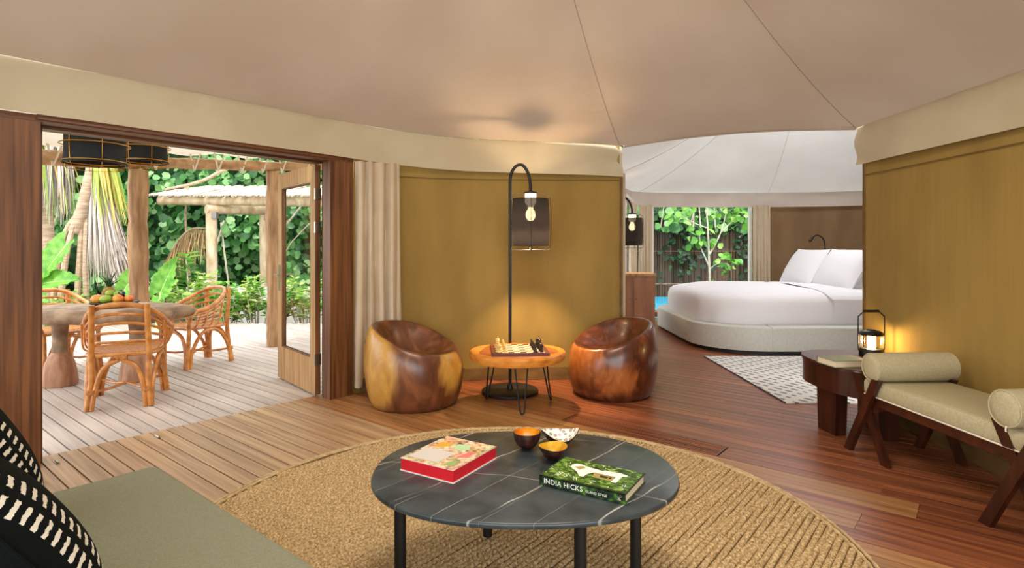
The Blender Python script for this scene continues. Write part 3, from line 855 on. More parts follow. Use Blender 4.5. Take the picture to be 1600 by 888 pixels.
rug = thing('jute_rug', 'large round braided jute rug lying under the dark marble coffee table', 'rug', RC)
r0 = link('braided_rows', fast_mesh('braided_rows', V_ - np.array(RC), F_), M['jute'], rug); r0['kind'] = 'stuff'
obj('backing', MB().lathe([(RR - .03, .001), (RR - .03, .004)], n=64), M['jute_dark'], rug, smooth=False)
n_ = 420; mb = MB(); P = [(RR * math.cos(2 * PI * k / n_), RR * math.sin(2 * PI * k / n_), .014) for k in range(n_)]
mb.tube([(p[0] * .984, p[1] * .984, .0105) for p in P], [.0085 + .002 * math.sin(k * 2 * PI * 140 / n_) for k in range(n_)], 7, closed=True)
mb.tube([(p[0], p[1], .0095) for p in P], [.008 + .002 * math.sin(1 + k * 2 * PI * 140 / n_) for k in range(n_)], 7, closed=True)
obj('border_braid', mb, M['jute_edge'], rug)

# ------------------------------------------------------------------ coffee table with its books and bowls
CT = (.05, 2.31); ZT = .46
ct = thing('coffee_table', 'low oval coffee table with a veined dark marble top and black round legs', 'coffee table', (CT[0], CT[1], .0215))


def sup(a, b, n, e=2.25):
    P = []
    for k in range(n):
        t_ = 2 * PI * k / n; c, s = math.cos(t_), math.sin(t_)
        P.append((a * abs(c) ** (2 / e) * (1 if c > 0 else -1), b * abs(s) ** (2 / e) * (1 if s > 0 else -1)))
    return P


mb = MB(); rings = []
for ins, z in ((.010, 0), (.002, .004), (0, .008), (0, .017), (.0025, .0215), (.006, .023)):
    rings.append([(x, y, ZT - .0215 - .023 + z) for x, y in sup(.600 - ins, .466 - ins, 96)])
v = [p for R in rings for p in R]; f = []
for i in range(5):
    for k in range(96): f.append((i * 96 + k, i * 96 + (k + 1) % 96, (i + 1) * 96 + (k + 1) % 96, (i + 1) * 96 + k))
f += [tuple(range(95, -1, -1)), tuple(5 * 96 + k for k in range(96))]
obj('marble_top', mb.add(v, f), M['marble'], ct)
for lx, ly in ((-.40, 2.06), (-.112, 2.645), (.232, 1.955), (.470, 2.19)):
    obj('leg', MB().tube([(lx - CT[0], ly - CT[1], 0), (lx - CT[0], ly - CT[1], ZT - .042)], .0215, 16), M['blackmatte'], ct)
obj('under_frame', MB().tube([(x, y, ZT - .055) for x, y in sup(.44, .33, 40)], .009, 6, closed=True), M['blackmatte'], ct)


def text_mesh(body, size, depth=.0002):
    cu = bpy.data.curves.new('txt', 'FONT'); cu.body = body; cu.size = size; cu.extrude = depth; cu.resolution_u = 3
    cu.space_character = 1.05
    o = bpy.data.objects.new('txt', cu); col.objects.link(o)
    dg = bpy.context.evaluated_depsgraph_get(); dg.update()
    me = bpy.data.meshes.new_from_object(o.evaluated_get(dg)); bpy.data.objects.remove(o); return me


def poly_decal(mb, pts, z): return mb.add([(p[0], p[1], z) for p in pts], [tuple(range(len(pts)))])


def book(name, label, loc, rz, L, D, H, cover, pages='paper', spine=True):
    """x along the spine, spine at -y"""
    b = thing(name, label, 'book', loc, rz, None)
    mb = MB().box((0, 0, .0015), (L, D, .003)).box((0, 0, H - .0015), (L, D, .003))
    if spine: mb.box((0, -D / 2 + .0015, H / 2), (L, .003, H))
    obj('cover', mb, M[cover], b, smooth=False)
    obj('pages', MB().box((0, .001, H / 2), (L - .012, D - .012, H - .006)), M[pages], b, smooth=False)
    return b


# green picture book with the lettered spine
m, nt, b_ = newmat('garden photograph print'); M['greenprint'] = m
cv = coords(nt, (30, 46, 1)); nz = N(nt, 'ShaderNodeTexNoise'); nz.inputs['Scale'].default_value = 1; nz.inputs['Detail'].default_value = 8; nz.inputs['Distortion'].default_value = 1.0
nt.links.new(cv, nz.inputs['Vector']); b_.inputs['Roughness'].default_value = .25
nt.links.new(ramp(nt, nz.outputs['Fac'], [(.3, '#10200a'), (.45, '#2a4c16'), (.58, '#5f8c2a'), (.7, '#a8c860')]), b_.inputs['Base Color'])
m, nt, b_ = newmat('spine print'); M['spineprint'] = m
cv = coords(nt, (34, 34, 40)); nz = N(nt, 'ShaderNodeTexNoise'); nz.inputs['Scale'].default_value = 1; nz.inputs['Detail'].default_value = 7
nt.links.new(cv, nz.inputs['Vector']); b_.inputs['Roughness'].default_value = .25
nt.links.new(ramp(nt, nz.outputs['Fac'], [(.4, '#0c1608'), (.55, '#1f3c12'), (.72, '#5a8a2c')]), b_.inputs['Base Color'])
gb = book('book', 'dark green hardback with a lettered spine and a white house on its cover', (.302, 2.158, ZT), math.atan2(-.513, .858), .335, .218, .036, 'spineprint')
Hh = .036
pr = obj('cover_print', MB().box((0, .006, Hh + .0002), (.325, .20, .0006)), M['greenprint'], gb, smooth=False)
mw = MB()
poly_decal(mw, [(-.10, .02), (-.105, .045), (-.095, .062), (-.075, .066), (-.055, .058), (-.03, .052), (.02, .045), (.03, .055), (.09, .058), (.12, .05), (.12, .035), (.105, .03), (.105, -.035), (.085, -.035), (.085, .015), (.0, .015), (-.015, -.005), (-.02, -.04), (-.035, -.045), (-.06, -.01)], Hh + .0009)
obj('printed_house', mw, M['white'], pr, smooth=False)
mt = MB(); poly_decal(mt, [(.0, .012), (.083, .012), (.083, -.028), (.01, -.028)], Hh + .0010); poly_decal(mt, [(-.088, .03), (-.06, .052), (-.045, .04), (-.06, .012)], Hh + .0011)
obj('printed_wall', mt, mat('tan printed wall', '#b09858', rough=.3), pr, smooth=False)
M['printwin'] = mat('dark printed window', '#1a2a18', rough=.3)
for pts in ([(.03, .004), (.062, .004), (.062, -.016), (.034, -.016)], [(.066, .003), (.076, .003), (.076, -.012), (.066, -.012)], [(-.03, .066), (.01, .06), (.01, .053), (-.03, .057)]):
    md = MB(); poly_decal(md, pts, Hh + .0012); obj('printed_window', md, M['printwin'], pr, smooth=False)
ms = MB(); random.seed(3)
for k in range(46):
    x, y = random.choice([(random.uniform(-.06, .09), random.uniform(.068, .10)), (random.uniform(-.15, -.1), random.uniform(-.06, .06)), (random.uniform(.0, .15), random.uniform(-.085, -.04)), (random.uniform(-.12, -.03), random.uniform(-.085, -.055))])
    a = random.uniform(0, 3.1); l = random.uniform(.006, .014); dx, dy = math.cos(a) * l, math.sin(a) * l
    poly_decal(ms, [(x - dx, y - dy), (x + dy * .2, y - dx * .2), (x + dx, y + dy), (x - dy * .2, y + dx * .2)], Hh + .0013)
tag(obj('printed_flowers', ms, mat('pale printed flowers', '#e6ead8', rough=.3), pr, smooth=False), kind='stuff')
for body, size, x, z in (('INDIA HICKS', .0262, -.150, .0105), ('ISLAND STYLE', .0125, .018, .0115)):
    me = text_mesh(body, size); o = link('lettering', me, M['white'], gb); o.location = (x, -.218 / 2 - .0003, z); o.rotation_euler = (PI / 2, 0, 0)
mk = MB()
for pl in ([(.0, -.008), (-.006, .006)], [(-.003, .0), (.009, .008)], [(-.003, .0), (.007, -.008)], [(.0, .006), (.004, .012)], [(-.009, -.006), (-.003, -.003)]):
    mk.bar((.146 + pl[0][0], -.1093, .018 + pl[0][1]), (.146 + pl[1][0], -.1093, .018 + pl[1][1]), .0006, .0018, up=(0, 1, .01))
obj('spine_mark', mk, M['white'], gb, smooth=False)

# red boxed book
rb = thing('book', 'thick red sided book with a colourful food cover and a blank pale panel', 'book', (-.254, 2.352, ZT), math.atan2(-.51, .86))
L, D, H = .262, .305, .05
obj('cover', MB().box((0, 0, .002), (L, D, .004)).box((0, 0, H - .001), (L - .002, D - .002, .002)), M['white'], rb, smooth=False)
obj('pages', MB().box((0, 0, H / 2), (L - .006, D - .006, H - .006)), M['red'], rb, smooth=False)
m, nt, b_ = newmat('food photograph print'); M['foodprint'] = m
cv = coords(nt, (22, 20, 1)); nz = N(nt, 'ShaderNodeTexVoronoi'); nz.inputs['Scale'].default_value = 1; nt.links.new(cv, nz.inputs['Vector'])
nn = N(nt, 'ShaderNodeTexNoise'); nn.inputs['Scale'].default_value = 2.2; nn.inputs['Detail'].default_value = 6; nt.links.new(cv, nn.inputs['Vector'])
sc_ = N(nt, 'ShaderNodeSeparateColor'); nt.links.new(nz.outputs['Color'], sc_.inputs[0])
c1 = ramp(nt, sc_.outputs[0], [(0, '#d86a4a'), (.2, '#e8c88a'), (.4, '#f0dcc0'), (.55, '#a8c888'), (.7, '#e8a080'), (.85, '#5a4038'), (1, '#f0c040')])
c2 = ramp(nt, nn.outputs['Fac'], [(.35, '#3a2a26'), (.5, '#d8b890'), (.65, '#f4ead8')])
nt.links.new(mixc(nt, .5, c1, c2), b_.inputs['Base Color']); b_.inputs['Roughness'].default_value = .35
cp = obj('cover_print', MB().box((0, 0, H + .0002), (L - .002, D - .002, .0006)), M['foodprint'], rb, smooth=False)
dm = MB(); poly_decal(dm, [(-.118, -.125), (.03, -.12), (.03, .0), (-.118, -.005)], H + .0009)
obj('blank_panel', dm, mat('greyish panel', '#d2cac2', rough=.4), cp, smooth=False)
for pts, c in (([(.03, .03), (.06, .06), (.03, .1), (-.02, .09), (-.02, .05)], '#b8d8a8'), ([(-.1, .02), (-.05, .04), (-.04, .09), (-.1, .08)], '#e8a838'), ([(.06, -.04), (.1, -.02), (.1, .05), (.07, .04)], '#e07a78'), ([(.06, -.13), (.1, -.12), (.1, -.06), (.07, -.07)], '#9ab070')):
    o = MB(); poly_decal(o, pts, H + .0009); obj('printed_fruit', o, mat('print ' + c, c, rough=.35), cp, smooth=False)


def bowl(name, label, loc, prof_o, prof_i, m_o, m_i, fn=None, rim=None):
    b = thing(name, label, 'bowl', loc)
    obj('shell', MB().lathe([(0, prof_o[0][1])] + prof_o, n=36, fn=fn, cap=False), M[m_o], b)
    obj('lining', MB().lathe(prof_i, n=36, fn=fn, cap=False), M[m_i], b)
    return b


po = [(.018, .0), (.030, .004), (.046, .018), (.056, .038), (.060, .056), (.059, .070), (.0565, .0705)]
pi_ = [(.0565, .0705), (.0562, .055), (.050, .034), (.038, .016), (.02, .008), (0, .006)]
bowl('coconut_bowl', 'taller dark coconut shell bowl with an amber orange lining', (.066, 2.545, ZT), po, pi_, 'coco', 'orange_gold')
po = [(.018, .0), (.024, .003), (.038, .015), (.052, .034), (.0615, .054), (.0595, .055)]
pi_ = [(.0595, .055), (.049, .035), (.034, .017), (.016, .007), (0, .006)]
bowl('coconut_bowl', 'small flared coconut bowl with a bright gold lining, nearest the green book', (.171, 2.41, ZT), po, pi_, 'coco', 'gold', fn=lambda p, a: Vector((p.x, p.y, p.z * (1 + .06 * math.sin(2 * a + .5)))))
m, nt, b_ = newmat('shell disc mosaic'); M['mosaic'] = m
cv = coords(nt, (46, 46, 46)); vo = N(nt, 'ShaderNodeTexVoronoi'); vo.inputs['Scale'].default_value = 1; vo.inputs['Randomness'].default_value = .55; nt.links.new(cv, vo.inputs['Vector'])
nt.links.new(ramp(nt, vo.outputs['Distance'], [(.0, '#9a8678'), (.26, '#b8a698'), (.34, '#6a5a4c'), (.42, '#f0e8de'), (1, '#f6f0e8')]), b_.inputs['Base Color']); b_.inputs['Roughness'].default_value = .3


def saddle(p, a):
    s = p.length and math.hypot(p.x, p.y) / .085
    return Vector((p.x * 1.06, p.y * .95, p.z + s * s * (.016 * math.cos(2 * (a - .1)) + .006 * math.cos(3 * a + 1))))


po = [(.018, .0), (.03, .004), (.052, .016), (.072, .036), (.082, .052), (.080, .054)]
pi_ = [(.080, .054), (.069, .039), (.05, .021), (.03, .010), (0, .007)]
bowl('shell_bowl', 'wavy rimmed bowl lined with pale round shell discs', (.215, 2.59, ZT + .001), po, pi_, 'coco', 'mosaic', fn=saddle)

# ------------------------------------------------------------------ arched floor lamp


def lamp_shade(parent, x, z0, z1, r, bulge=.012, shade_m='gauze', wires=4, wire_m='blackmatte', bulb_z=None, bulb='lampbulb', on=True, ph=PI / 2):
    """gauze drum shade inside a wire cage, axis at local x"""
    zz = [z0 + (z1 - z0) * k / 8 for k in range(9)]
    pr = [(r - bulge * (2 * k / 8 - 1) ** 2, z) for k, z in enumerate(zz)]
    sh = obj('lamp_shade', MB().lathe(pr, (x, 0, 0), 40), M[shade_m], parent)
    # open drum: drop the caps
    import bmesh
    bm = bmesh.new(); bm.from_mesh(sh.data); bmesh.ops.delete(bm, geom=[fc for fc in bm.faces if len(fc.verts) > 4], context='FACES'); bm.to_mesh(sh.data); bm.free()
    mb = MB()
    for z in (z0, z1):
        mb = MB(); mb.tube([(x + (r - bulge + .002) * math.cos(a), (r - bulge + .002) * math.sin(a), z) for a in [2 * PI * k / 40 for k in range(40)]], .0035, 6, closed=True)
        obj('shade_hoop', mb, M['blackmatte'], sh)
    for k in range(wires):
        a = 2 * PI * k / wires + ph; c, s = math.cos(a), math.sin(a); R = r + .006
        P = [(.05, z1 + .062), (R * .72, z1 + .052), (R * .96, z1 + .022), (R + .002, z1 - .03), (R + .008, (z0 + z1) / 2), (R + .002, z0 + .02), (R * .97, z0 - .025), (R * .86, z0 - .042), (R * .5, z0 - .044)]
        obj('cage_wire', MB().tube(smoothpath([(x + c * q, s * q, z) for q, z in P], 4), .0028, 6), M[wire_m], parent)
    obj('cage_ring', MB().tube([(x + r * .9 * math.cos(a), r * .9 * math.sin(a), z0 - .040) for a in [2 * PI * k / 40 for k in range(40)]], .0022, 6, closed=True), M[wire_m], parent)
    obj('lamp_cap', MB().lathe([(.058, z1 + .052), (.058, z1 + .066), (.02, z1 + .075), (.012, z1 + .09)], (x, 0, 0), 20), M[wire_m], parent)
    bz = bulb_z or (z0 + z1) / 2 + .07
    obj('socket', MB().lathe([(.052, z1 + .050), (.052, z1 - .03), (.03, z1 - .06), (.026, bz + .05)], (x, 0, 0), 20), M['socketglass'] if on else M[wire_m], parent)
    obj('bulb', MB().lathe([(.0, bz - .055), (.025, bz - .05), (.042, bz - .025), (.046, bz), (.04, bz + .03), (.024, bz + .055), (.02, bz + .07)], (x, 0, 0), 20), M[bulb], parent)
    return sh


M['socketglass'] = emis('frosted socket glass', '#ffe0b8', 3)


def arched_lamp(label, loc, rz, H, reach, za, z0, z1, r, power, base=True):
    lp = thing('floor_lamp', label, 'floor lamp', loc, rz)
    R = reach / 2
    P = [(0, 0, .03), (0, 0, H * .5), (0, 0, za)] + [(R - R * math.cos(a), 0, za + (H - za) * math.sin(a)) for a in [PI * k / 16 for k in range(1, 10)]]
    P += [(R - R * math.cos(a), 0, (z1 + .09) + (H - z1 - .09) * math.sin(a)) for a in [PI * k / 16 for k in range(10, 17)]]
    obj('pole', MB().tube(P, .0145, 12), M['black'], lp)
    if base: obj('base', MB().lathe([(.255, 0), (.262, .004), (.262, .022), (.252, .03), (.03, .034), (.024, .06), (.018, .075)], n=48), M['blackmatte'], lp)
    lamp_shade(lp, reach, z0, z1, r)
    lt = light('lamp_light', 'POINT', (reach, 0, (z0 + z1) / 2 + .02), power * .32, (1, .72, .42), .04); lt.parent = lp
    ls = light('lamp_downlight', 'SPOT', (reach, 0, (z0 + z1) / 2 + .05), power * 1.8, (1, .70, .40), .04); ls.parent = lp
    ls.data.spot_size = math.radians(120); ls.data.spot_blend = .5
    return lp


arched_lamp('tall black arched floor lamp with a lit dark gauze drum shade above the chess table', (-.018, 5.33, 0), 0, 2.105, .19, 1.95, 1.357, 1.785, .176, 100)
arched_lamp('small lit arched lamp with dark gauze shade standing on the bedroom cabinet', (1.435, 8.32, .965), 0, 1.10, .30, .94, .40, .79, .155, 12, base=False)

# ------------------------------------------------------------------ chess table, board and men
TC = (.043, 4.92)
tb = thing('chess_table', 'round live edge slab table on black hairpin legs carrying the chess board', 'side table', (TC[0], TC[1], 0))


def wob(p, a, k=.018): 
    s = 1 + k * math.sin(3 * a + .6) + k * .6 * math.sin(5 * a)
    return Vector((p.x * s, p.y * s, p.z))


R_ = .412
top = obj('slab_top', MB().lathe([(.0, .385), (R_ - .03, .385), (R_ - .008, .392), (R_, .42), (R_ - .001, .445), (R_ - .012, .457), (R_ - .035, .46), (0, .46)], n=64, fn=wob), M['slab'], tb)
obj('heartwood', MB().lathe([(R_ * .80, .4595), (R_ * .79, .4612), (0, .4612)], n=48, fn=lambda p, a: wob(p, a + .5, .05)), M['slabheart'], tb)
for a in (PI * .82, -PI * .46, PI * .12):
    c, s = math.cos(a), math.sin(a); q = Vector((-s, c, 0)); r1 = Vector((c, s, 0))
    P = [r1 * .25 + q * .055 + Vector((0, 0, .386)), r1 * .285 + q * .032 + Vector((0, 0, .18)), r1 * .312 + q * .018 + Vector((0, 0, .035)), r1 * .318 + Vector((0, 0, .0075)), r1 * .312 - q * .018 + Vector((0, 0, .035)), r1 * .285 - q * .032 + Vector((0, 0, .18)), r1 * .25 - q * .055 + Vector((0, 0, .386))]
    obj('hairpin_leg', MB().tube(smoothpath(P, 5), .0065, 8), M['blackmatte'], tb)
BR = math.radians(4); bz = .4615; BS = .47; sq = .4 / 8
bd = thing('chess_board', 'mahogany framed chess board set out for play on the slab table', 'chess board', (.057, 4.89, bz), BR)
obj('board_frame', MB().box((0, 0, .010), (BS, BS, .02)), M['chesswood'], bd, smooth=False)
me_sq = mesh('square', MB().box((0, 0, .0006), (sq - .0004, sq - .0004, .0012)).v, MB().box((0, 0, 0), (1, 1, 1)).f, smooth=False)
for mname in ('maple', 'walnut'):
    me = me_sq.copy(); me.materials.append(M[mname])
    for i in range(8):
        for j in range(8):
            if ((i + j) % 2 == 0) == (mname == 'walnut'): link('square', me, None, bd, ((i - 3.5) * sq, (j - 3.5) * sq, .02))
PR = {'pawn': [(.015, 0), (.016, .004), (.011, .009), (.007, .02), (.006, .027), (.010, .029), (.006, .031), (.009, .036), (.009, .042), (.005, .047), (0, .048)],
      'rook': [(.017, 0), (.018, .005), (.012, .01), (.009, .022), (.009, .036), (.014, .042), (.014, .054), (.009, .054), (.009, .050), (0, .050)],
      'knight': [(.017, 0), (.018, .005), (.012, .01), (.009, .018), (.010, .022), (0, .023)],
      'bishop': [(.017, 0), (.018, .005), (.012, .01), (.008, .025), (.007, .04), (.012, .043), (.007, .046), (.011, .055), (.008, .064), (.002, .07), (.003, .073), (0, .075)],
      'queen': [(.018, 0), (.019, .005), (.013, .011), (.009, .03), (.008, .05), (.014, .054), (.008, .057), (.013, .074), (.010, .076), (.004, .08), (0, .083)],
      'king': [(.018, 0), (.019, .005), (.013, .011), (.009, .03), (.008, .054), (.015, .058), (.008, .061), (.014, .078), (.008, .083), (.003, .085), (0, .086)]}
men = {}
for k_, pr in PR.items():
    mb = MB().lathe(pr, n=12)
    if k_ == 'knight': mb.tube(smoothpath([(-.002, 0, .02), (-.006, 0, .036), (-.003, 0, .050), (.006, 0, .054), (.015, 0, .045)], 4), [.009] * 5 + [.0085] * 4 + [.0075] * 3 + [.007] * 3 + [.006] * 2, 8)
    if k_ == 'king': mb.box((0, 0, .093), (.003, .003, .016)).box((0, 0, .094), (.010, .003, .003))
    men[k_] = mesh(k_, mb.v, mb.f)
back_row = ['rook', 'knight', 'bishop', 'queen', 'king', 'bishop', 'knight', 'rook']
ordn = ['nearest the sofa side', 'second from the sofa side', 'third from the sofa side', 'fourth from the sofa side', 'fourth from the canvas wall', 'third from the canvas wall', 'second from the canvas wall', 'nearest the canvas wall']
for colr, mname, files in (('pale', 'ivory', (0, 1)), ('dark', 'ebony', (7, 6))):
    cache = {}
    for rank, fi in enumerate(files):
        for j in range(8):
            kind = back_row[j] if rank == 0 else 'pawn'
            if kind not in cache: cache[kind] = men[kind].copy(); cache[kind].materials.append(M[mname])
            x, y = (fi - 3.5) * sq, (j - 3.5) * sq
            p = Vector((.057 + x * math.cos(BR) - y * math.sin(BR), 4.89 + x * math.sin(BR) + y * math.cos(BR), bz + .0214))
            o = link('chess_' + kind, cache[kind], None, None, p, 0 if colr == 'pale' else PI)
            lab = f'{colr} chess {kind} in the back row of its side, {ordn[j]}' if rank == 0 else f'{colr} chess pawn in its front row, {ordn[j]}'
            tag(o, lab, 'chess piece', f'{colr} chess pieces')

# ------------------------------------------------------------------ carved wooden tub chairs


def tub(name, label, loc, face, R, zhi, zlo, mat_, saps, seed=0):
    """solid carved barrel; the rim slopes from zhi at the back to zlo at the front (facing angle 'face')"""
    t = thing(name, label, 'chair', loc)
    nth = 72; V = []; S = []

    def zr(a):
        d = math.cos(a - face); k = (1 - d) / 2      # 0 at front, 1 at back
        k = k * k * (3 - 2 * k) * .55 + k * .45
        return zlo + (zhi - zlo) * k
    outer = [(.80, 0), (.845, .02), (.90, .10), (.955, .24), (.99, .42), (1.0, .58), (.985, .74), (.945, .88), (.91, .95), (.885, .985), (.855, 1.0)]
    rows = []
    for rr, hh in outer:
        rows.append([(rr * R * math.cos(2 * PI * k / nth), rr * R * math.sin(2 * PI * k / nth), hh * zr(2 * PI * k / nth)) for k in range(nth)])
    seat_z = zlo - .06
    inner = [(.82, .995), (.785, .968), (.745, .90), (.69, .76), (.60, .52), (.49, .29), (.36, .12), (.22, .03), (.08, .0)]
    for rr, q in inner:
        row = []
        for k in range(nth):
            a = 2 * PI * k / nth; z = seat_z + (zr(a) - seat_z) * q
            row.append((rr * R * math.cos(a), rr * R * math.sin(a), z))
        rows.append(row)
    v = [p for r in rows for p in r]; f = []
    for i in range(len(rows) - 1):
        for k in range(nth):
            l = (k + 1) % nth; f.append((i * nth + k, i * nth + l, (i + 1) * nth + l, (i + 1) * nth + k))
    f.append(tuple(range(nth - 1, -1, -1))); f.append(tuple((len(rows) - 1) * nth + k for k in range(nth)))
    nout = len(outer) * nth
    f_out = [q for q in f if max(q) < nout + nth]
    body = mesh('body', v, f, ang=180); at = body.attributes.new('sap', 'FLOAT', 'POINT')
    vals = []
    for i, p in enumerate(v):
        a = math.atan2(p[1], p[0]); s = 0
        if i < nout:
            for (ca, cz, ra, rz_) in saps:
                da = (a - ca + PI) % (2 * PI) - PI
                dd = (da / ra) ** 2 + ((p[2] - cz) / rz_) ** 2
                s = max(s, 1 - max(0, min(1, (dd - .86) / .3)))
        vals.append(s)
    at.data.foreach_set('value', vals)
    o = link('body', body, M[mat_], t)
    return t


tub('tub_chair', 'carved wooden tub chair with pale sapwood patches, standing before the cream curtain', (-.845, 4.985, 0), math.radians(-22), .424, .685, .455, 'tub', [(math.radians(-158), .33, 1.02, .37), (math.radians(-30), .33, .36, .17)])
tub('tub_chair', 'reddish brown carved wooden tub chair at the end of the back canvas wall', (.925, 5.30, 0), math.radians(-152), .408, .672, .445, 'tub_red', [(math.radians(-150), .36, .7, .2), (math.radians(-95), .2, .5, .12)])

# ------------------------------------------------------------------ bench with two bolsters
A0 = Vector((2.25, 3.68, 0)); A1 = Vector((2.31, 2.64, 0)); ax = (A1 - A0).normalized(); px = Vector((-ax.y, ax.x, 0)); Lb = (A1 - A0).length; Wb = .52
bench = thing('bench', 'dark wood crossed leg bench with a sage linen seat beside the khaki wall', 'bench', (A0 + A1) / 2 + px * Wb / 2, math.atan2(ax.y, ax.x))
# local x along the bench (far end negative), local y to the wall


def xleg(cx, cyy):
    hs = .16
    for s, yo in ((1, -.013), (-1, .013)):
        a = Vector((cx - s * hs, cyy + yo, .0)); b = Vector((cx + s * hs * .72, cyy + yo, .52)); d = (b - a)
        mb = MB().bar(a + d * .03, b, .030, .058, up=(0, 1, 0))
        # feet are cut flat on the floor
        mb = MB(); wv = .031; th_ = .030
        v = [(a.x - wv, a.y - th_ / 2, 0), (a.x + wv, a.y - th_ / 2, 0), (a.x + wv, a.y + th_ / 2, 0), (a.x - wv, a.y + th_ / 2, 0)]
        v += [(p[0] + d.x, p[1], .52 + (s * .0)) for p in v]
        mb.add(v, [(3, 2, 1, 0), (4, 5, 6, 7), (0, 1, 5, 4), (1, 2, 6, 5), (2, 3, 7, 6), (3, 0, 4, 7)])
        obj('leg', mb, M['darkwood'], bench, smooth=False)


for sx in (-1, 1):
    for sy in (-1, 1): xleg(sx * Lb / 2, sy * (Wb / 2 - .016))
for sy in (-1, 1): obj('side_rail', MB().box((0, sy * (Wb / 2 - .045), .372), (Lb - .04, .028, .055)), M['darkwood_r'], bench, smooth=False)
for sx in (-1, 1): obj('end_rail', MB().box((sx * (Lb / 2 - .03), 0, .33), (.035, Wb - .06, .05)), M['darkwood_r'], bench, smooth=False)
mb = MB(); rbox(mb, -Lb / 2 - .05, Lb / 2 + .05, -Wb / 2 + .02, Wb / 2 - .02, .40, .50, .03, .022)
seat = obj('seat_cushion', mb, M['bolster'], bench)
P = [(x, y, .405) for x, y in rrect(-Lb / 2 - .052, Lb / 2 + .052, -Wb / 2 + .018, Wb / 2 - .018, .03)]
obj('piping', MB().tube(P, .0045, 6, closed=True), M['piping'], seat)
for nm, sx, lab in (('bolster', -1, 'far sage linen bolster on the bench, next to the table lantern'), ('bolster', 1, 'near sage linen bolster on the bench, with a white zip pull')):
    r = .0885; Lh = .262; c = bench.location + ax * (sx * (Lb / 2 - .06)) + Vector((0, 0, .50 + r))
    bo = thing(nm, lab, 'bolster cushion', c, math.atan2(ax.y, ax.x))
    pr = [(0, -Lh - .006), (r * .5, -Lh - .004), (r - .012, -Lh + .001), (r, -Lh + .012), (r + .002, -Lh * .5), (r + .003, 0), (r + .002, Lh * .5), (r, Lh - .012), (r - .012, Lh - .001), (r * .5, Lh + .004), (0, Lh + .006)]
    mb = MB().lathe(pr, n=40); mb.v = [(p[0], p[2], p[1]) for p in mb.v]; mb.f = [q[::-1] for q in mb.f]
    obj('cover', mb, M['bolster'], bo)
    for e in (-1, 1):
        mb = MB(); mb.tube([((r - .004) * math.cos(2 * PI * k / 40), e * (Lh - .006), (r - .004) * math.sin(2 * PI * k / 40)) for k in range(40)], .005, 6, closed=True)
        obj('piping', mb, M['bolster'], bo)
    if sx == 1: obj('zip_pull', MB().tube([(.02, -Lh - .006, -r + .012), (.022, -Lh - .012, -r - .004), (.023, -Lh - .01, -r - .012)], .0035, 6), M['piping'], bo)

# ------------------------------------------------------------------ side table, its book and lantern
st_ = thing('side_table', 'dark half round slab legged side table between the bench and the bedroom rug', 'side table', (2.545, 4.225, 0))
zt = .515


def rot(P, a): return [(p[0] * math.cos(a) - p[1] * math.sin(a), p[0] * math.sin(a) + p[1] * math.cos(a)) for p in P]


def oval(a, b, n=48, e=2.6): return sup(a, b, n, e)


topP = oval(.33, .43)
mb = MB().prism(topP, zt - .022, zt); obj('top', mb, M['darkwood_r'], st_, ang=30)
ap = MB(); inn = [(x * .90, y * .92) for x, y in topP]; n_ = 48
# curved apron under the rim
v = [(x * .975, y * .98, z) for z in (zt - .19, zt - .022) for x, y in topP] + [(x, y, z) for z in (zt - .19, zt - .022) for x, y in inn]
f = []
for k in range(n_):
    l = (k + 1) % n_
    f += [(k, l, n_ + l, n_ + k), (2 * n_ + l, 2 * n_ + k, 3 * n_ + k, 3 * n_ + l), (l, k, 2 * n_ + k, 2 * n_ + l), (n_ + k, n_ + l, 3 * n_ + l, 3 * n_ + k)]
obj('apron', ap.add(v, f), M['darkwood'], st_, ang=30)
for x, y, sx, sy, rz in ((-.215, -.03, .085, .19, .12), (.06, -.20, .12, .09, -.1), (.19, .16, .08, .18, .1)):
    mb = MB(); t_ = 1.15
    v = [(i * sx / 2 * (1 if z == 0 else t_), j * sy / 2 * (1 if z == 0 else t_), z) for z in (0, zt - .03) for i, j in ((-1, -1), (1, -1), (1, 1), (-1, 1))]
    v = [(x + p[0] * math.cos(rz) - p[1] * math.sin(rz), y + p[0] * math.sin(rz) + p[1] * math.cos(rz), p[2]) for p in v]
    obj('leg', mb.add(v, [(3, 2, 1, 0), (4, 5, 6, 7), (0, 1, 5, 4), (1, 2, 6, 5), (2, 3, 7, 6), (3, 0, 4, 7)]), M['darkwood'], st_, smooth=False)
obj('stretcher', MB().bar((-.15, -.06, .30), (.06, -.2, .30), .03, .045), M['darkwood'], st_, smooth=False)
bk = thing('book', 'grey green hardback lying on the dark side table beside the lantern', 'book', (2.335, 4.065, zt), .12)
obj('cover', MB().box((0, 0, .002), (.26, .20, .004)).box((0, 0, .045), (.26, .20, .004)).box((0, .098, .0235), (.26, .004, .047)), mat('grey green book cloth', '#7d8468', '#8d9478', (60, 60, 60), rough=.7), bk, smooth=False)
obj('pages', MB().box((0, -.002, .0235), (.25, .19, .039)), M['paper'], bk, smooth=False)

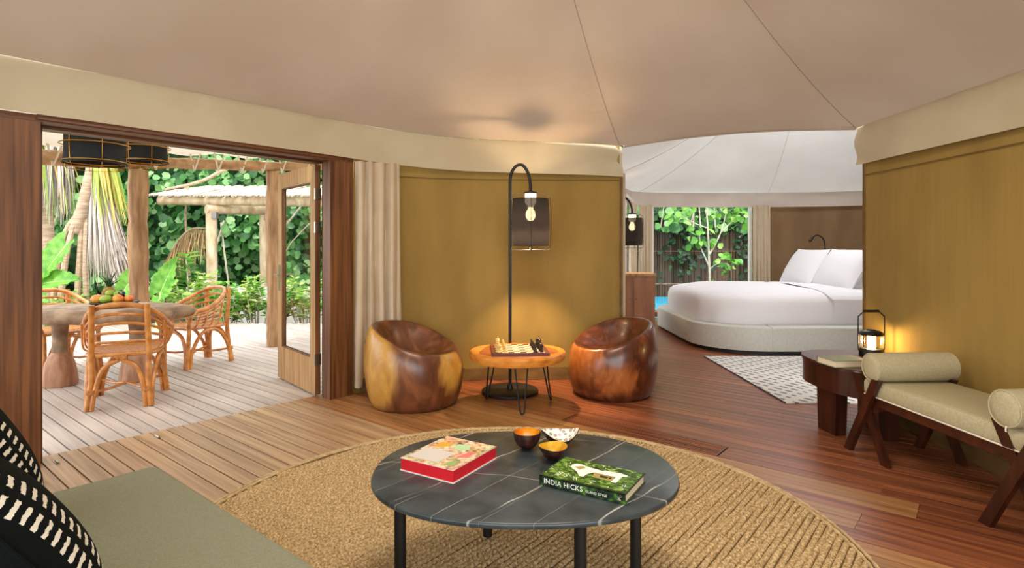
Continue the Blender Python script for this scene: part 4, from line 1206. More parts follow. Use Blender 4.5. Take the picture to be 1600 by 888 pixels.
ln = thing('lantern', 'lit table lantern with glass rods and a tall wire carrying handle on the side table', 'lantern', (2.745, 4.40, zt))
obj('base', MB().lathe([(.080, 0), (.084, .004), (.084, .048), (.078, .056), (.0, .056)], n=32), M['black'], ln)
obj('lid', MB().lathe([(.0, .158), (.083, .158), (.086, .163), (.080, .176), (.058, .190), (.03, .194), (.03, .199), (0, .199)], n=32), M['black'], ln)
me_r = mesh('glass_rod', MB().tube([(0, 0, .056), (0, 0, .158)], .0045, 6).v, MB().tube([(0, 0, .056), (0, 0, .158)], .0045, 6).f)
me_r.materials.append(M['glass'])
for k in range(16): link('glass_rod', me_r, None, ln, (.073 * math.cos(2 * PI * k / 16), .073 * math.sin(2 * PI * k / 16), 0))
obj('candle', MB().lathe([(.0, .058), (.026, .058), (.03, .066), (.03, .148), (.02, .154), (0, .155)], n=16), M['lanternglow'], ln)
for s in (-1, 1):
    obj('handle_wire', MB().tube(smoothpath([(s * .086, 0, .03), (s * .098, 0, .05), (s * .100, 0, .12), (s * .100, 0, .285), (s * .092, 0, .305), (s * .055, 0, .338)], 5), .0045, 8), M['black'], ln)
obj('grip', MB().tube([(-.056, 0, .339), (.056, 0, .339)], .0105, 10), M['black'], ln)
lt = light('lantern_light', 'POINT', (0, 0, .108), 7.5, (1, .70, .32), .03); lt.parent = ln

# ------------------------------------------------------------------ sofa corner and its cushions
SC = Vector((-1.523, 2.469, 0)); Ls, Ws = 2.7, .88
sofa = thing('sofa', 'low grey green wool sofa in front of the deck doors', 'sofa', SC - NV * Ls / 2 - TV * Ws / 2, math.atan2(-NV.y, -NV.x))
# local x runs along the sofa away from the door, local y towards +t ... front edge is +y
mb = MB(); rbox(mb, -Ls / 2, Ls / 2, -Ws / 2, Ws / 2, .24, .42, .05, .028); obj('seat_cushion', mb, M['sofa'], sofa)
mb = MB(); rbox(mb, -Ls / 2 + .03, Ls / 2 - .03, -Ws / 2, Ws / 2 - .03, .06, .24, .03, .01); obj('base', mb, M['sofa'], sofa)
for x in (-Ls / 2 + .1, Ls / 2 - .1):
    for y in (-Ws / 2 + .1, Ws / 2 - .12): obj('leg', MB().lathe([(.022, 0), (.028, .06)], (x, y, 0), 12), M['darkwood'], sofa)
mb = MB(); rbox(mb, -Ls / 2, Ls / 2, -Ws / 2 - .20, -Ws / 2, .06, .66, .05, .03); obj('backrest', mb, M['sofa'], sofa)


def pillow(mb, w, h, t, n=18, pinch=.06, wrinkle=.0, seed=0):
    """square cushion lying in local x/y, thickness along z"""
    def g(side):
        def f(i, j):
            u, v = 2 * i - 1, 2 * j - 1
            k = (max(0, 1 - abs(u) ** 2.6) ** .62) * (max(0, 1 - abs(v) ** 2.6) ** .62)
            x = u * w / 2 * (1 - pinch * (1 - abs(v) ** 2) * abs(u) ** 3 * .6); y = v * h / 2 * (1 - pinch * (1 - abs(u) ** 2) * abs(v) ** 3 * .6)
            wr_ = wrinkle * math.sin(u * 7 + v * 4 + seed) * math.sin(v * 6 - u * 3 + seed * 2) * k
            return (x, y, side * (t / 2 * k + wr_))
        return f
    mb.grid(g(1), n, n); b0 = len(mb.v); f0 = len(mb.f); mb.grid(g(-1), n, n)
    mb.f[f0:] = [q[::-1] for q in mb.f[f0:]]
    return mb


def cushion(label, loc, rz, lean, size, t):
    o = thing('cushion', label, 'cushion', loc)
    o.rotation_euler = (Matrix.Rotation(rz, 3, 'Z') @ Matrix.Rotation(lean, 3, 'X')).to_euler()
    mbp = pillow(MB(), size, size, t, 24)
    # soft corners: pull the square outline towards a rounded one
    def rnd(p):
        u, v_ = p[0] / (size / 2), p[1] / (size / 2); k = 1 - .16 * min(1, abs(u * v_)) ** 1.5
        return (p[0] * k, p[1] * k, p[2])
    mbp.v = [rnd(p) for p in mbp.v]
    obj('cover', mbp, M['cushion'], o, ang=180)
    P = [rnd((x * size / 2, y * size / 2, 0)) for x, y in [(math.copysign(1, math.cos(a)) * min(1, abs(math.cos(a)) * 1.6), math.copysign(1, math.sin(a)) * min(1, abs(math.sin(a)) * 1.6)) for a in [2 * PI * k / 80 for k in range(80)]]]
    obj('edge_cord', MB().tube(P, .005, 6, closed=True), M['cushion'], o)
    return o


# they lean against the sofa back, faces turned into the room
ca = ANG_N + PI / 2
cushion('black woven cushion with white dashes at the camera end of the sofa', tn(.30, 1.80, .665), ANG_N, math.radians(56), .52, .21)
cushion('black woven cushion with white dashes leaning behind, at the door end of the sofa', tn(.33, 2.46, .70), ANG_N - .1, math.radians(62), .56, .22)

# ------------------------------------------------------------------ bedroom
bed = thing('bed', 'wide white made bed on a pale upholstered platform with rounded corners', 'bed', (4.1, 8.7, 0))
BX, BY = 4.1, 8.7
x0, x1, y0, y1 = 2.40 - BX, 5.75 - BX, 7.10 - BY, 10.25 - BY


def ring_prism(mb, P, z0, z1, b=.015):
    n = len(P); cx = sum(p[0] for p in P) / n; cyy = sum(p[1] for p in P) / n
    rings = [(1, z0), (1, z1 - b), (1 - b / 1.6 * .3, z1 - b * .3), (1 - b / 1.6, z1)]
    v = [(cx + (p[0] - cx) * s, cyy + (p[1] - cyy) * s, z) for s, z in rings for p in P]; f = []
    for i in range(3):
        for k in range(n): f.append((i * n + k, i * n + (k + 1) % n, (i + 1) * n + (k + 1) % n, (i + 1) * n + k))
    f += [tuple(range(n - 1, -1, -1)), tuple(3 * n + k for k in range(n))]
    return mb.add(v, f)


obj('plinth', ring_prism(MB(), rrect(x0 + .07, x1 - .07, y0 + .05, y1 - .05, .75, 14), .0, .05), M['navy'], bed)
# the platform is upholstered in separate pads that meet in open seams
full = rrect(x0, x1, y0, y1, .82, 14); n = len(full)
inner_ = rrect(x0 + .30, x1 - .3, y0 + .28, y1 - .3, .55, 14)
cutx = 2.79 - BX


def pad(idx):
    po_ = [full[i % n] for i in idx]; pi2 = [inner_[i % n] for i in idx][::-1]
    c = Vector((sum(p[0] for p in po_ + pi2), sum(p[1] for p in po_ + pi2))) / (len(po_) * 2)
    P = po_ + pi2; mb = MB()
    m = len(P); rings = [(.0, .05), (0, .32), (.004, .335), (.014, .342)]
    v = []
    for ins, z in rings:
        for i, p in enumerate(P):
            a, b2 = Vector(P[i - 1]), Vector(P[(i + 1) % m]); d = (b2 - a).normalized(); nn = Vector((-d.y, d.x))
            v.append((p[0] + nn.x * (ins + .004), p[1] + nn.y * (ins + .004), z))
    f = []
    for i in range(3):
        for k in range(m): f.append((i * m + k, i * m + (k + 1) % m, (i + 1) * m + (k + 1) % m, (i + 1) * m + k))
    h = m // 2
    for base_ in (0, 3 * m):
        for k in range(h - 1):
            q = (base_ + k, base_ + k + 1, base_ + m - 2 - k, base_ + m - 1 - k); f.append(q if base_ else q[::-1])
    obj('base_pad', mb.add(v, f), M['bedbase'], bed, ang=50)


# indices: 0-14 back right, 15-29 back left, 30-44 front left, 45-59 front right corner
pad(list(range(45, 60)) + [60])
pad(list(range(44, 46)))
pad(list(range(18, 45)))
pad(list(range(0, 19)))


def duvet_ring(s, grow=0): return rrect(2.53 - BX - grow, 5.42 - BX + grow, 7.40 - BY - grow, 9.95 - BY + grow, .72, 12)


base_ring = duvet_ring(0); m_ = len(base_ring); ccx, ccy = 3.97 - BX, 8.67 - BY
prof = [(1.0, .338), (1.006, .42), (1.008, .52), (1.0, .61), (.985, .665), (.955, .705), (.90, .735), (.80, .755), (.6, .77), (.35, .775), (.1, .78)]
v = []; f = []
for i, (s, z) in enumerate(prof):
    for k, p in enumerate(base_ring):
        wv = .008 * math.sin(k * 1.7) * (1 if i < 4 else .4) + .006 * math.sin(k * .9 + i)
        v.append((ccx + (p[0] - ccx) * s + wv, ccy + (p[1] - ccy) * s + wv * .6, z + .012 * math.sin(p[0] * s * 4 + 1) * math.sin(p[1] * s * 5) * (i > 5)))
for i in range(len(prof) - 1):
    for k in range(m_): f.append((i * m_ + k, i * m_ + (k + 1) % m_, (i + 1) * m_ + (k + 1) % m_, (i + 1) * m_ + k))
f.append(tuple(range((len(prof) - 1) * m_, len(prof) * m_)))
obj('duvet', MB().add(v, f), M['linen'], bed, ang=80)
# turned down sheet towards the pillows
mb = MB()
def fold(i, j):
    xx = 4.10 - BX + .55 * i + .10 * abs(j - .5) * 0
    prf = [(7.385, .40), (7.372, .50), (7.378, .60), (7.385, .662), (7.43, .706), (7.52, .738), (7.75, .764), (8.6, .790), (9.4, .770), (9.8, .70)]
    k = j * (len(prf) - 1); a = int(min(k, len(prf) - 2)); t_ = k - a
    y = prf[a][0] + (prf[a + 1][0] - prf[a][0]) * t_; z = prf[a][1] + (prf[a + 1][1] - prf[a][1]) * t_
    return (xx + .03 * math.sin(j * 9), y - BY, z + .004 * (1 - i) ** 2)
mb.grid(fold, 8, 36); obj('folded_sheet', mb, M['pillow'], bed, ang=80)
obj('headboard', ring_prism(MB(), rrect(5.30 - BX, 5.50 - BX, 7.35 - BY, 10.0 - BY, .08, 5), .34, 1.02), M['bedbase'], bed)


def bed_pillow(label, loc, lean, w, h, t, rz=0):
    o = thing('pillow', label, 'pillow', loc, 0, None)
    # local x -> world y, local y -> up the lean
    Mx = Matrix.Rotation(rz, 3, 'Z') @ Matrix.Rotation(-PI / 2, 3, 'Z') @ Matrix.Rotation(lean, 3, 'X')
    o.rotation_euler = Mx.to_euler()
    obj('case', pillow(MB(), w, h, t, 22, pinch=.1, wrinkle=.004, seed=loc[1]), M['pillow'], o, ang=180)
    return o


bed_pillow('plump white pillow leaning at the window side of the bed head', (4.70, 9.30, 1.01), math.radians(60), 1.0, .68, .26)
p2 = bed_pillow('plump white pillow with a small dark label, nearest the living room', (4.80, 8.42, 1.01), math.radians(58), 1.08, .70, .28, rz=.02)
obj('care_label', MB().box((-.492, -.05, .0), (.012, .03, .004)), M['blackmatte'], p2, smooth=False)
rl_ = thing('reading_lamp', 'slim black gooseneck reading lamp curving above the bed pillows', 'reading lamp', (5.30, 9.75, 1.02))
obj('stem', MB().tube(smoothpath([(0, 0, 0), (0, 0, .2), (-.005, 0, .36), (-.05, -.01, .47), (-.14, -.02, .52), (-.21, -.03, .49), (-.235, -.032, .46)], 6), .010, 8), M['black'], rl_)
obj('lamp_head', MB().tube([(-.215, -.03, .487), (-.255, -.034, .44), (-.28, -.036, .41)], [.016, .021, .021], 10), M['black'], rl_)
obj('mount', MB().lathe([(.035, 0), (.035, .012), (.012, .02)], n=16), M['black'], rl_)

cb_ = thing('cabinet', 'tall wooden cabinet with a pale overhanging top in the bedroom entrance', 'cabinet', (1.72, 8.38, 0), -.06)
obj('body', MB().box((0, 0, .465), (.62, .50, .93)), M['cab'], cb_, smooth=False)
obj('worktop', MB().box((0, 0, .947), (.66, .54, .034)), M['leafwood'], cb_, smooth=False)
for x in (-.155, .155):
    dr = obj('door', MB().box((x, -.256, .48), (.29, .018, .84)), M['cab'], cb_, smooth=False)
    obj('knob', MB().lathe([(.008, 0), (.012, .01), (0, .014)], (x - math.copysign(.11, x), -.268, .6), 10), M['chrome'], dr)

fr_ = thing('patterned_rug', 'flat woven white rug with grey dashes beside the bed platform', 'rug', (3.4, 5.98, 0))
obj('weave', MB().box((0, 0, .006), (2.1, 2.1, .010)), M['flatrug'], fr_, smooth=False)
mb = MB()
for k in range(70):
    for s in (-1, 1): mb.box((s * 1.055, -1.03 + k * .03, .006), (.012, .014, .011))
fo = obj('edge_binding', mb, mat('dark rug binding', '#4a4448', rough=.9), fr_, smooth=False); fo['kind'] = 'stuff'

# ------------------------------------------------------------------ deck: rattan chairs, table, fruit
fan = None


def rattan(label, loc, rz):
    c = thing('rattan_chair', label, 'chair', loc, rz, None)
    r = .019

    def U(k, n=22, z0=.47, full=True):
        """back hoop number k of 5 (5 = top rail)"""
        P = []
        for i in range(n + 1):
            a = PI * i / n
            x = -.315 * math.copysign(abs(math.cos(a)) ** .75, math.cos(a)); y = .20 - .48 * math.sin(a) ** .8
            zt_ = .63 + .235 * math.sin(a) ** 1.3; z = z0 + (zt_ - z0) * k / 5
            sx = .86 + .14 * (k / 5); P.append((x * sx, y * (.9 + .1 * k / 5), z))
        return P
    obj('top_rail', MB().tube(U(5), .022, 10), M['rattan'], c)
    for k in (1, 2, 3, 4): obj('back_hoop', MB().tube(U(k), .0125, 8), M['rattan'], c)
    for s in (-1, 1):
        obj('back_post', MB().tube(smoothpath([(s * .225, -.30, 0), (s * .20, -.27, .22), (s * .205, -.245, .45), (s * .20, -.262, .66), (s * .195, -.278, .865)], 5), .023, 10), M['rattan'], c)
        obj('leg_brace', MB().tube(smoothpath([(s * .19, -.305, 0), (s * .172, -.285, .16), (s * .12, -.26, .33), (0, -.25, .405)], 5), r, 8), M['rattan'], c)
        obj('leg', MB().tube(smoothpath([(s * .275, .285, 0), (s * .255, .262, .22), (s * .255, .25, .44)], 5), .022, 10), M['rattan'], c)
        obj('leg_brace', MB().tube(smoothpath([(s * .24, .29, 0), (s * .222, .272, .16), (s * .15, .262, .33), (0, .26, .405)], 5), r, 8), M['rattan'], c)
        obj('side_arch', MB().tube(smoothpath([(s * .278, .25, 0), (s * .266, .225, .18), (s * .262, .12, .36), (s * .26, .0, .41), (s * .25, -.13, .36), (s * .232, -.245, .18), (s * .23, -.27, 0)], 5), r, 8), M['rattan'], c)
        obj('arm_front', MB().tube(smoothpath([(s * .315, .20, .63), (s * .318, .255, .60), (s * .30, .275, .52), (s * .262, .262, .445), (s * .20, .27, .44)], 5), .019, 9), M['rattan'], c)
        for q in range(4):
            y = .16 - q * .085; top = .63 + .03 * q
            obj('side_spindle', MB().tube(smoothpath([(s * .255, y + .03, .45), (s * .30, y + .02, .50), (s * (.312 - .004 * q), y - .02, top - .02)], 4), .0085, 7), M['rattan'], c)
        obj('leg_wrap', MB().lathe([(.036, -.018), (.038, 0), (.036, .018)], (s * .20, -.29, .15), 12, sx=1.0, sy=.75), M['weave'], c)
        obj('stretcher', MB().tube(smoothpath([(s * .21, -.285, .15), (s * .11, -.12, .135), (0, 0, .15), (-s * .12, .13, .135), (-s * .25, .27, .15)], 5), .012, 8), M['rattan'], c)
    mb = MB(); P = [(x, y) for x, y in rrect(-.25, .25, -.24, .27, .13, 6)]
    obj('seat', ring_prism(mb, P, .425, .462, .012), M['weave'], c)
    obj('seat_rim', MB().tube([(x * 1.03, y * 1.03, .44) for x, y in P], .017, 8, closed=True), M['rattan'], c)
    obj('seat_wrap', MB().lathe([(.028, -.05), (.028, .05)], n=10), M['weave'], c, (0, -.248, .415)).rotation_euler = (0, PI / 2, 0)
    return c


DZ = -.004
ch = rattan('rattan armchair with its back to the doorway, tucked up to the root table', (-3.40, 5.08, DZ), math.radians(24))
dup(ch, (-4.93, 6.28, DZ), math.radians(-118), 'rattan armchair beside the root table, half hidden by the door jamb')
dup(ch, (-3.66, 6.68, DZ), math.radians(152), 'rattan armchair on the far side of the root table, before the shrubs')

dt = thing('dining_table', 'heavy weathered root slab table on two flared wooden legs', 'dining table', (-4.10, 5.78, DZ), math.radians(6))
random.seed(5)
nseg = 84


def tabl(s, z, lump):
    P = []
    for k in range(nseg):
        a = 2 * PI * k / nseg
        b = .96 + .04 * math.sin(5 * a + 1) + .02 * math.sin(11 * a) + lump * (.15 * abs(math.sin(4.5 * a + .4)) ** .6 - .08)
        P.append((.80 * s * b * math.copysign(abs(math.cos(a)) ** .85, math.cos(a)), .46 * s * b * math.copysign(abs(math.sin(a)) ** .85, math.sin(a)), z + lump * .012 * math.sin(17 * a)))
    return P


rings = [tabl(.80, .615, 0), tabl(.88, .62, .5), tabl(.95, .645, 1), tabl(.985, .685, 1), tabl(.97, .72, 1), tabl(.92, .745, .6), tabl(.86, .755, 0)]
v = [p for R in rings for p in R]; f = []
for i in range(6):
    for k in range(nseg): f.append((i * nseg + k, i * nseg + (k + 1) % nseg, (i + 1) * nseg + (k + 1) % nseg, (i + 1) * nseg + k))
f += [tuple(range(nseg - 1, -1, -1)), tuple(6 * nseg + k for k in range(nseg))]
obj('root_slab', MB().add(v, f), M['drift'], dt, ang=60)
for x, y in ((-.33, -.12), (.30, .02)):
    lg = obj('leg', MB().lathe([(.062, .16), (.066, .3), (.06, .45), (.075, .62)], (x, y, 0), 20), M['drift'], dt)
    obj('leg_foot', MB().lathe([(.145, 0), (.15, .02), (.14, .12), (.12, .22), (.09, .29), (.066, .32)], (x, y, 0), 22), M['driftfoot'], lg)

fb = Vector((-3.93, 5.70, .7515 + DZ + .003))
bw = thing('fruit_bowl', 'flat dark bowl of tropical fruit on the root table', 'bowl', fb)
obj('shell', MB().lathe([(.10, 0), (.16, .012), (.20, .036), (.212, .052), (.205, .053), (.19, .04), (.15, .02), (0, .012)], n=32), M['blackmatte'], bw)
M['mango'] = mat('ripe mango skin', '#d8502c', '#e8a838', (9, 9, 9), rough=.35)
M['lime'] = mat('green fruit skin', '#5f8a20', '#a0b83a', (12, 12, 12), rough=.35)
M['grape'] = mat('dark grape skin', '#1c1420', rough=.3)
M['pine'] = mat('pineapple skin', '#7a5a1c', '#b08a34', (60, 60, 60), rough=.7, bump=.8, bscale=(70, 70, 70))


def fruit(name, label, cat, loc, r, m, sx=1, sz=1, rz=0, group=None):
    o = thing(name, label, cat, fb + Vector(loc), rz, group)
    obj('flesh', MB().lathe([(r * math.sin(PI * k / 10), -r * sz * math.cos(PI * k / 10)) for k in range(11)], n=18, sx=sx, sy=1), M[m], o)
    obj('stem', MB().tube([(0, 0, r * sz * .97), (.002, 0, r * sz + .008)], .003, 5), M['bark'], o)


fruit('mango', 'red and orange mango at the pineapple end of the fruit bowl', 'fruit', (-.125, -.06, .080), .052, 'mango', 1.25, .9, .3)
fruit('mango', 'reddish mango on the grape side of the fruit bowl', 'fruit', (.07, -.06, .080), .050, 'mango', 1.15, .95, -.3)
fruit('mango', 'yellow orange mango at the post side edge of the fruit bowl', 'fruit', (.135, .0, .078), .045, 'mango', 1.4, .85, -.6)
fruit('papaya', 'green papaya lying at the front of the fruit bowl', 'fruit', (-.018, -.10, .084), .046, 'lime', 1.3, .88)
fruit('lime', 'yellow green lime on top of the heaped fruit', 'fruit', (-.06, .02, .132), .040, 'lime', 1.1, .9)
fruit('lime', 'dark green lime beside the grapes on top of the heaped fruit', 'fruit', (.02, .02, .122), .038, 'lime', 1.15, .85, .7)
gp = thing('grape_bunch', 'small bunch of dark grapes on the heaped fruit', 'fruit', fb + Vector((.065, .015, .115)))
random.seed(9)
me_g = mesh('grape', MB().lathe([(.013 * math.sin(PI * k / 6), -.013 * math.cos(PI * k / 6)) for k in range(7)], n=10).v, MB().lathe([(.013 * math.sin(PI * k / 6), -.013 * math.cos(PI * k / 6)) for k in range(7)], n=10).f); me_g.materials.append(M['grape'])
for k in range(14): link('grape', me_g, None, gp, (random.uniform(-.035, .035), random.uniform(-.03, .03), random.uniform(-.01, .03)))
pn = thing('pineapple', 'small pineapple with a spiky crown lying in the fruit bowl', 'fruit', fb + Vector((-.11, .07, .11)), .4)
obj('skin', MB().lathe([(.062 * math.sin(PI * k / 10) ** .7 if 0 < k < 10 else 0, -.085 * math.cos(PI * k / 10)) for k in range(11)], n=18), M['pine'], pn)
for k in range(16):
    a = k * 2.4; l = .055 + .03 * (k % 3); s = .4 + .9 * (1 - k / 16)
    P = [(0, 0, .07), (.03 * s * math.cos(a), .03 * s * math.sin(a), .07 + l * .8), (.09 * s * math.cos(a), .09 * s * math.sin(a), .08 + l * 1.5)]
    obj('crown_leaf', MB().tube(P, [.008, .006, .0008], 4), M['leaf_d'], pn)

# ------------------------------------------------------------------ canopy posts, beam, fly sheet, hanging lanterns


def log(name, pts, r, mat_, parent=None, seed=0):
    P = smoothpath(pts, 6); rs = [r * (1 + .07 * math.sin(i * 1.3 + seed) + .04 * math.sin(i * 3.1 + seed)) for i in range(len(P))]
    return obj(name, MB().tube(P, rs, 14), mat_, parent)


def post(label, x, y, z1, r, z0=-.006, seed=0):
    o = thing('timber_post', label, 'post', (x, y, z0))
    P = smoothpath([(0, 0, 0), (.012, 0, (z1 - z0) * .3), (-.008, .005, (z1 - z0) * .65), (.004, 0, z1 - z0)], 8)
    rs = [r * (1 + .05 * math.sin(i * .9 + seed) + .05 * math.sin(i * 2.3 + seed)) for i in range(len(P))]
    obj('trunk', MB().tube(P, rs, 18), M['log'], o)
    return o


post('rough peeled timber post rising behind the fruit bowl and root table', -4.25, 6.55, 2.22, .100, seed=1)
post('rough peeled timber post standing on the deck beside the open door leaf', -3.235, 7.80, 2.36, .09, seed=4)
bmo = thing('canopy_beam', 'bent log beam carrying the canvas fly over the deck', 'beam', (0, 0, 0))
BP = [(-5.6, 4.2, 2.17), (-5.0, 5.4, 2.22), (-4.25, 6.55, 2.31), (-3.75, 7.25, 2.38), (-3.235, 7.80, 2.43), (-2.6, 8.0, 2.47), (-1.9, 7.9, 2.5)]
for i in range(0, 6, 2): pass
log('log', BP[:3], .082, M['log_h'], bmo, 1); log('log', BP[2:5], .066, M['log_h'], bmo, 2); log('log', BP[4:], .062, M['log_h'], bmo, 3)
ring = smoothpath(BP, 8)
M['fly'] = mat('cream fly sheet', '#d8cfbc', '#e2dac8', (2, 2, 2), rough=.85, translucent=.24, spec=.1)
mb = MB()
def flyf(i, j):
    k = min(len(ring) - 1, int(round(i * (len(ring) - 1)))); p = ring[k]
    a = tn(-1.2 + 5.4 * i, 4.72); zz = 2.62 + .05 * math.sin(i * 9)
    e = Vector((p.x, p.y, p.z + .115 + .02 * math.sin(i * 40)))
    q = Vector((a.x, a.y, zz)).lerp(e, j); q.z += .28 * math.sin(PI * j) * .6
    return q
mb.grid(flyf, len(ring) - 1, 14)
tag(obj('canvas_fly', mb, M['fly'], ang=180), 'cream canvas fly sheet stretched between the tent and the log beam', 'awning')
tie_i = [6, 11, 14, 17, 21, 24, 27, 30, 33, 37]
for k in tie_i:
    p = ring[k]; d = (ring[k + 1] - ring[k - 1]).normalized(); s = Vector((d.y, -d.x, 0))
    mb = MB()
    mb.bar(p + s * .075 + Vector((0, 0, -.09)) + d * .02, p + s * .05 + Vector((0, 0, .14)) - d * .02, .022, .004, up=s)
    mb.bar(p + s * .078 + Vector((0, 0, -.09)) + d * .02, p + s * .085 + Vector((0, 0, .12)) + d * .09, .018, .004, up=s)
    od = ('first', 'second', 'third', 'fourth', 'fifth', 'sixth', 'seventh', 'eighth', 'ninth', 'tenth')[tie_i.index(k)]
    tag(obj('canvas_tie', mb, M['strapc'], smooth=False), f'pale canvas strap on the log beam, {od} from the door jamb', 'strap', 'ties along the log beam')


def hang_lantern(label, loc, r):
    o = thing('hanging_lantern', label, 'pendant lamp', loc)
    lamp_shade(o, 0, -.40, .0 - .09, r, bulge=-.012, wires=6, wire_m='brass', shade_m='shadecloth', bulb='bulbout', on=False, ph=.3)
    mb = MB()
    for z, rr in ((-.13, r + .02), (-.25, r + .03), (-.385, r + .012)): obj('cage_hoop', MB().tube([(rr * math.cos(2 * PI * k / 44), rr * math.sin(2 * PI * k / 44), z) for k in range(44)], .0042, 6, closed=True), M['brass'], o)
    obj('cord', MB().tube([(0, 0, 0), (0, 0, .30)], .006, 6), M['blackmatte'], o)
    return o


hang_lantern('black hanging lantern in a brass wire cage, the larger one above the deck', (-3.34, 4.62, 2.41), .205)
hang_lantern('black hanging lantern in a brass wire cage, partly behind the door header by the post', (-3.72, 5.85, 2.60), .19)

for p, lb in ((tn(1.55, 4.52), 'small steel door bolt keep in the open middle of the threshold boards'), (tn(.97, 4.47), 'small steel door bolt keep on the boards beside the black cushion')):
    fbolt = thing('floor_bolt', lb, 'door bolt', (p.x, p.y, .0005), ANG_N, 'door bolt keeps on the floor')
    obj('plate', MB().box((0, 0, .002), (.07, .02, .004)), M['chrome'], fbolt, smooth=False)
    obj('rod', MB().tube([(-.035, 0, .009), (.03, 0, .009)], .005, 8), M['chrome'], fbolt)

# ------------------------------------------------------------------ garden
def unit(a): return a / np.maximum(np.linalg.norm(a, axis=-1, keepdims=True), 1e-9)


def leaf_cloud(pos, d, nrm, L, W, fold=.18, droop=.15):
    """two folded quads per leaf; pos is the leaf base, d the blade direction"""
    pos = np.asarray(pos, float); n = len(pos); d = unit(np.asarray(d, float)); nrm = np.asarray(nrm, float)
    s = unit(np.cross(d, nrm)); nn = np.cross(s, d); L = np.broadcast_to(L, n)[:, None]; W = np.broadcast_to(W, n)[:, None]
    z = np.array([0, 0, 1.0])
    b = pos; t = pos + d * L - z * droop * L
    m1, m2 = pos + d * L * .3, pos + d * L * .72 - z * droop * L * .5
    l1 = m1 + s * W * .5 + nn * fold * W; l2 = m2 + s * W * .42 + nn * fold * W
    r1 = m1 - s * W * .5 + nn * fold * W; r2 = m2 - s * W * .42 + nn * fold * W
    V = np.stack([b, l1, l2, t, r2, r1], 1).reshape(-1, 3)
    o = np.arange(n)[:, None] * 6
    F = np.concatenate([o + np.array([[0, 1, 2, 3]]), o + np.array([[0, 3, 4, 5]])], 1).reshape(-1, 4)
    return V, F


def leaves(name, m_, parent, pos, d, nrm, L, W, **k):
    V, F = leaf_cloud(pos, d, nrm, L, W, **k)
    o = link(name, fast_mesh(name, V, F, smooth=False), M[m_], parent); o['kind'] = 'stuff'; return o


def along(path, u):
    P = np.array(path, float); seg = np.linalg.norm(np.diff(P, axis=0), axis=1); s = np.concatenate([[0], np.cumsum(seg)]) / seg.sum()
    return np.stack([np.interp(u, s, P[:, i]) for i in range(P.shape[1])], -1)


def hedge(name, label, path, z0, z1, n, size, depth, face=(.1, -1, .35), holes=0.0):
    o = thing(name, label, 'hedge', (0, 0, 0)); o['kind'] = 'thing'
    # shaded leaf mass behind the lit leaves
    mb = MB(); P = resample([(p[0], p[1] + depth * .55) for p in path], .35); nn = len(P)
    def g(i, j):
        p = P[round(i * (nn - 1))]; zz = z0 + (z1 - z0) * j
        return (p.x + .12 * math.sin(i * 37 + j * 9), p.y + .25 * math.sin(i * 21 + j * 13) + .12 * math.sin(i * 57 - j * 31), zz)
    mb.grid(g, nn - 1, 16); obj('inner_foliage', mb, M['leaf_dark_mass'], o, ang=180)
    u = rng.uniform(0, 1, n); p = along(path, u); zz = rng.uniform(z0, z1, n)
    lump = np.sin(u * 61 + zz * 2.3) * .5 + np.sin(u * 23 - zz * 3.7 + 1) * .5
    pos = np.stack([p[:, 0] + rng.normal(0, .1, n), p[:, 1] - lump * depth * .45 + rng.uniform(-.1, depth * .4, n), zz], -1)
    keep = lump + rng.normal(0, .5, n) > holes - 1
    pos = pos[keep]; k = len(pos)
    nrm = unit(np.array(face) + rng.normal(0, .42, (k, 3)))
    dv = unit(np.stack([rng.normal(0, .6, k), rng.normal(0, .25, k), rng.normal(-.45, .5, k)], -1))
    Ls = size * rng.uniform(.7, 1.25, k)
    leaves('foliage', 'leaf', o, pos, dv, nrm, Ls, Ls * .98, fold=.1, droop=.08)
    # trailing stems
    for q in range(26):
        uu = rng.uniform(0, 1); b = along(path, np.array([uu]))[0]
        zt_ = rng.uniform(z0 + .8, z1)
        obj('stem', MB().tube(smoothpath([(b[0], b[1] - depth * .35, z0), (b[0] + rng.normal(0, .2), b[1] - depth * .4, (z0 + zt_) / 2), (b[0] + rng.normal(0, .5), b[1] - depth * .3, zt_)], 4), .012 + .012 * rng.uniform(), 5), M['twig'], o)
    return o


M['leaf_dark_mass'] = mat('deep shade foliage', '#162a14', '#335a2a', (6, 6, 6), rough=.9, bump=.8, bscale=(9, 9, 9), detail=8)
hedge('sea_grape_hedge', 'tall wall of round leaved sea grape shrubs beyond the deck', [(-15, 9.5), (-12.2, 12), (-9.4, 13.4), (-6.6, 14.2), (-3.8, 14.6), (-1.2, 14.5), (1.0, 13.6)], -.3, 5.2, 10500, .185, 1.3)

# pale low wall behind the shrubs
tag(obj('garden_wall', MB().bar((-6.6, 11.75, .12), (-1.6, 11.55, .12), .16, .80), M['whitewall'], smooth=False), 'low whitewashed garden wall behind the bright shrubs', 'wall')


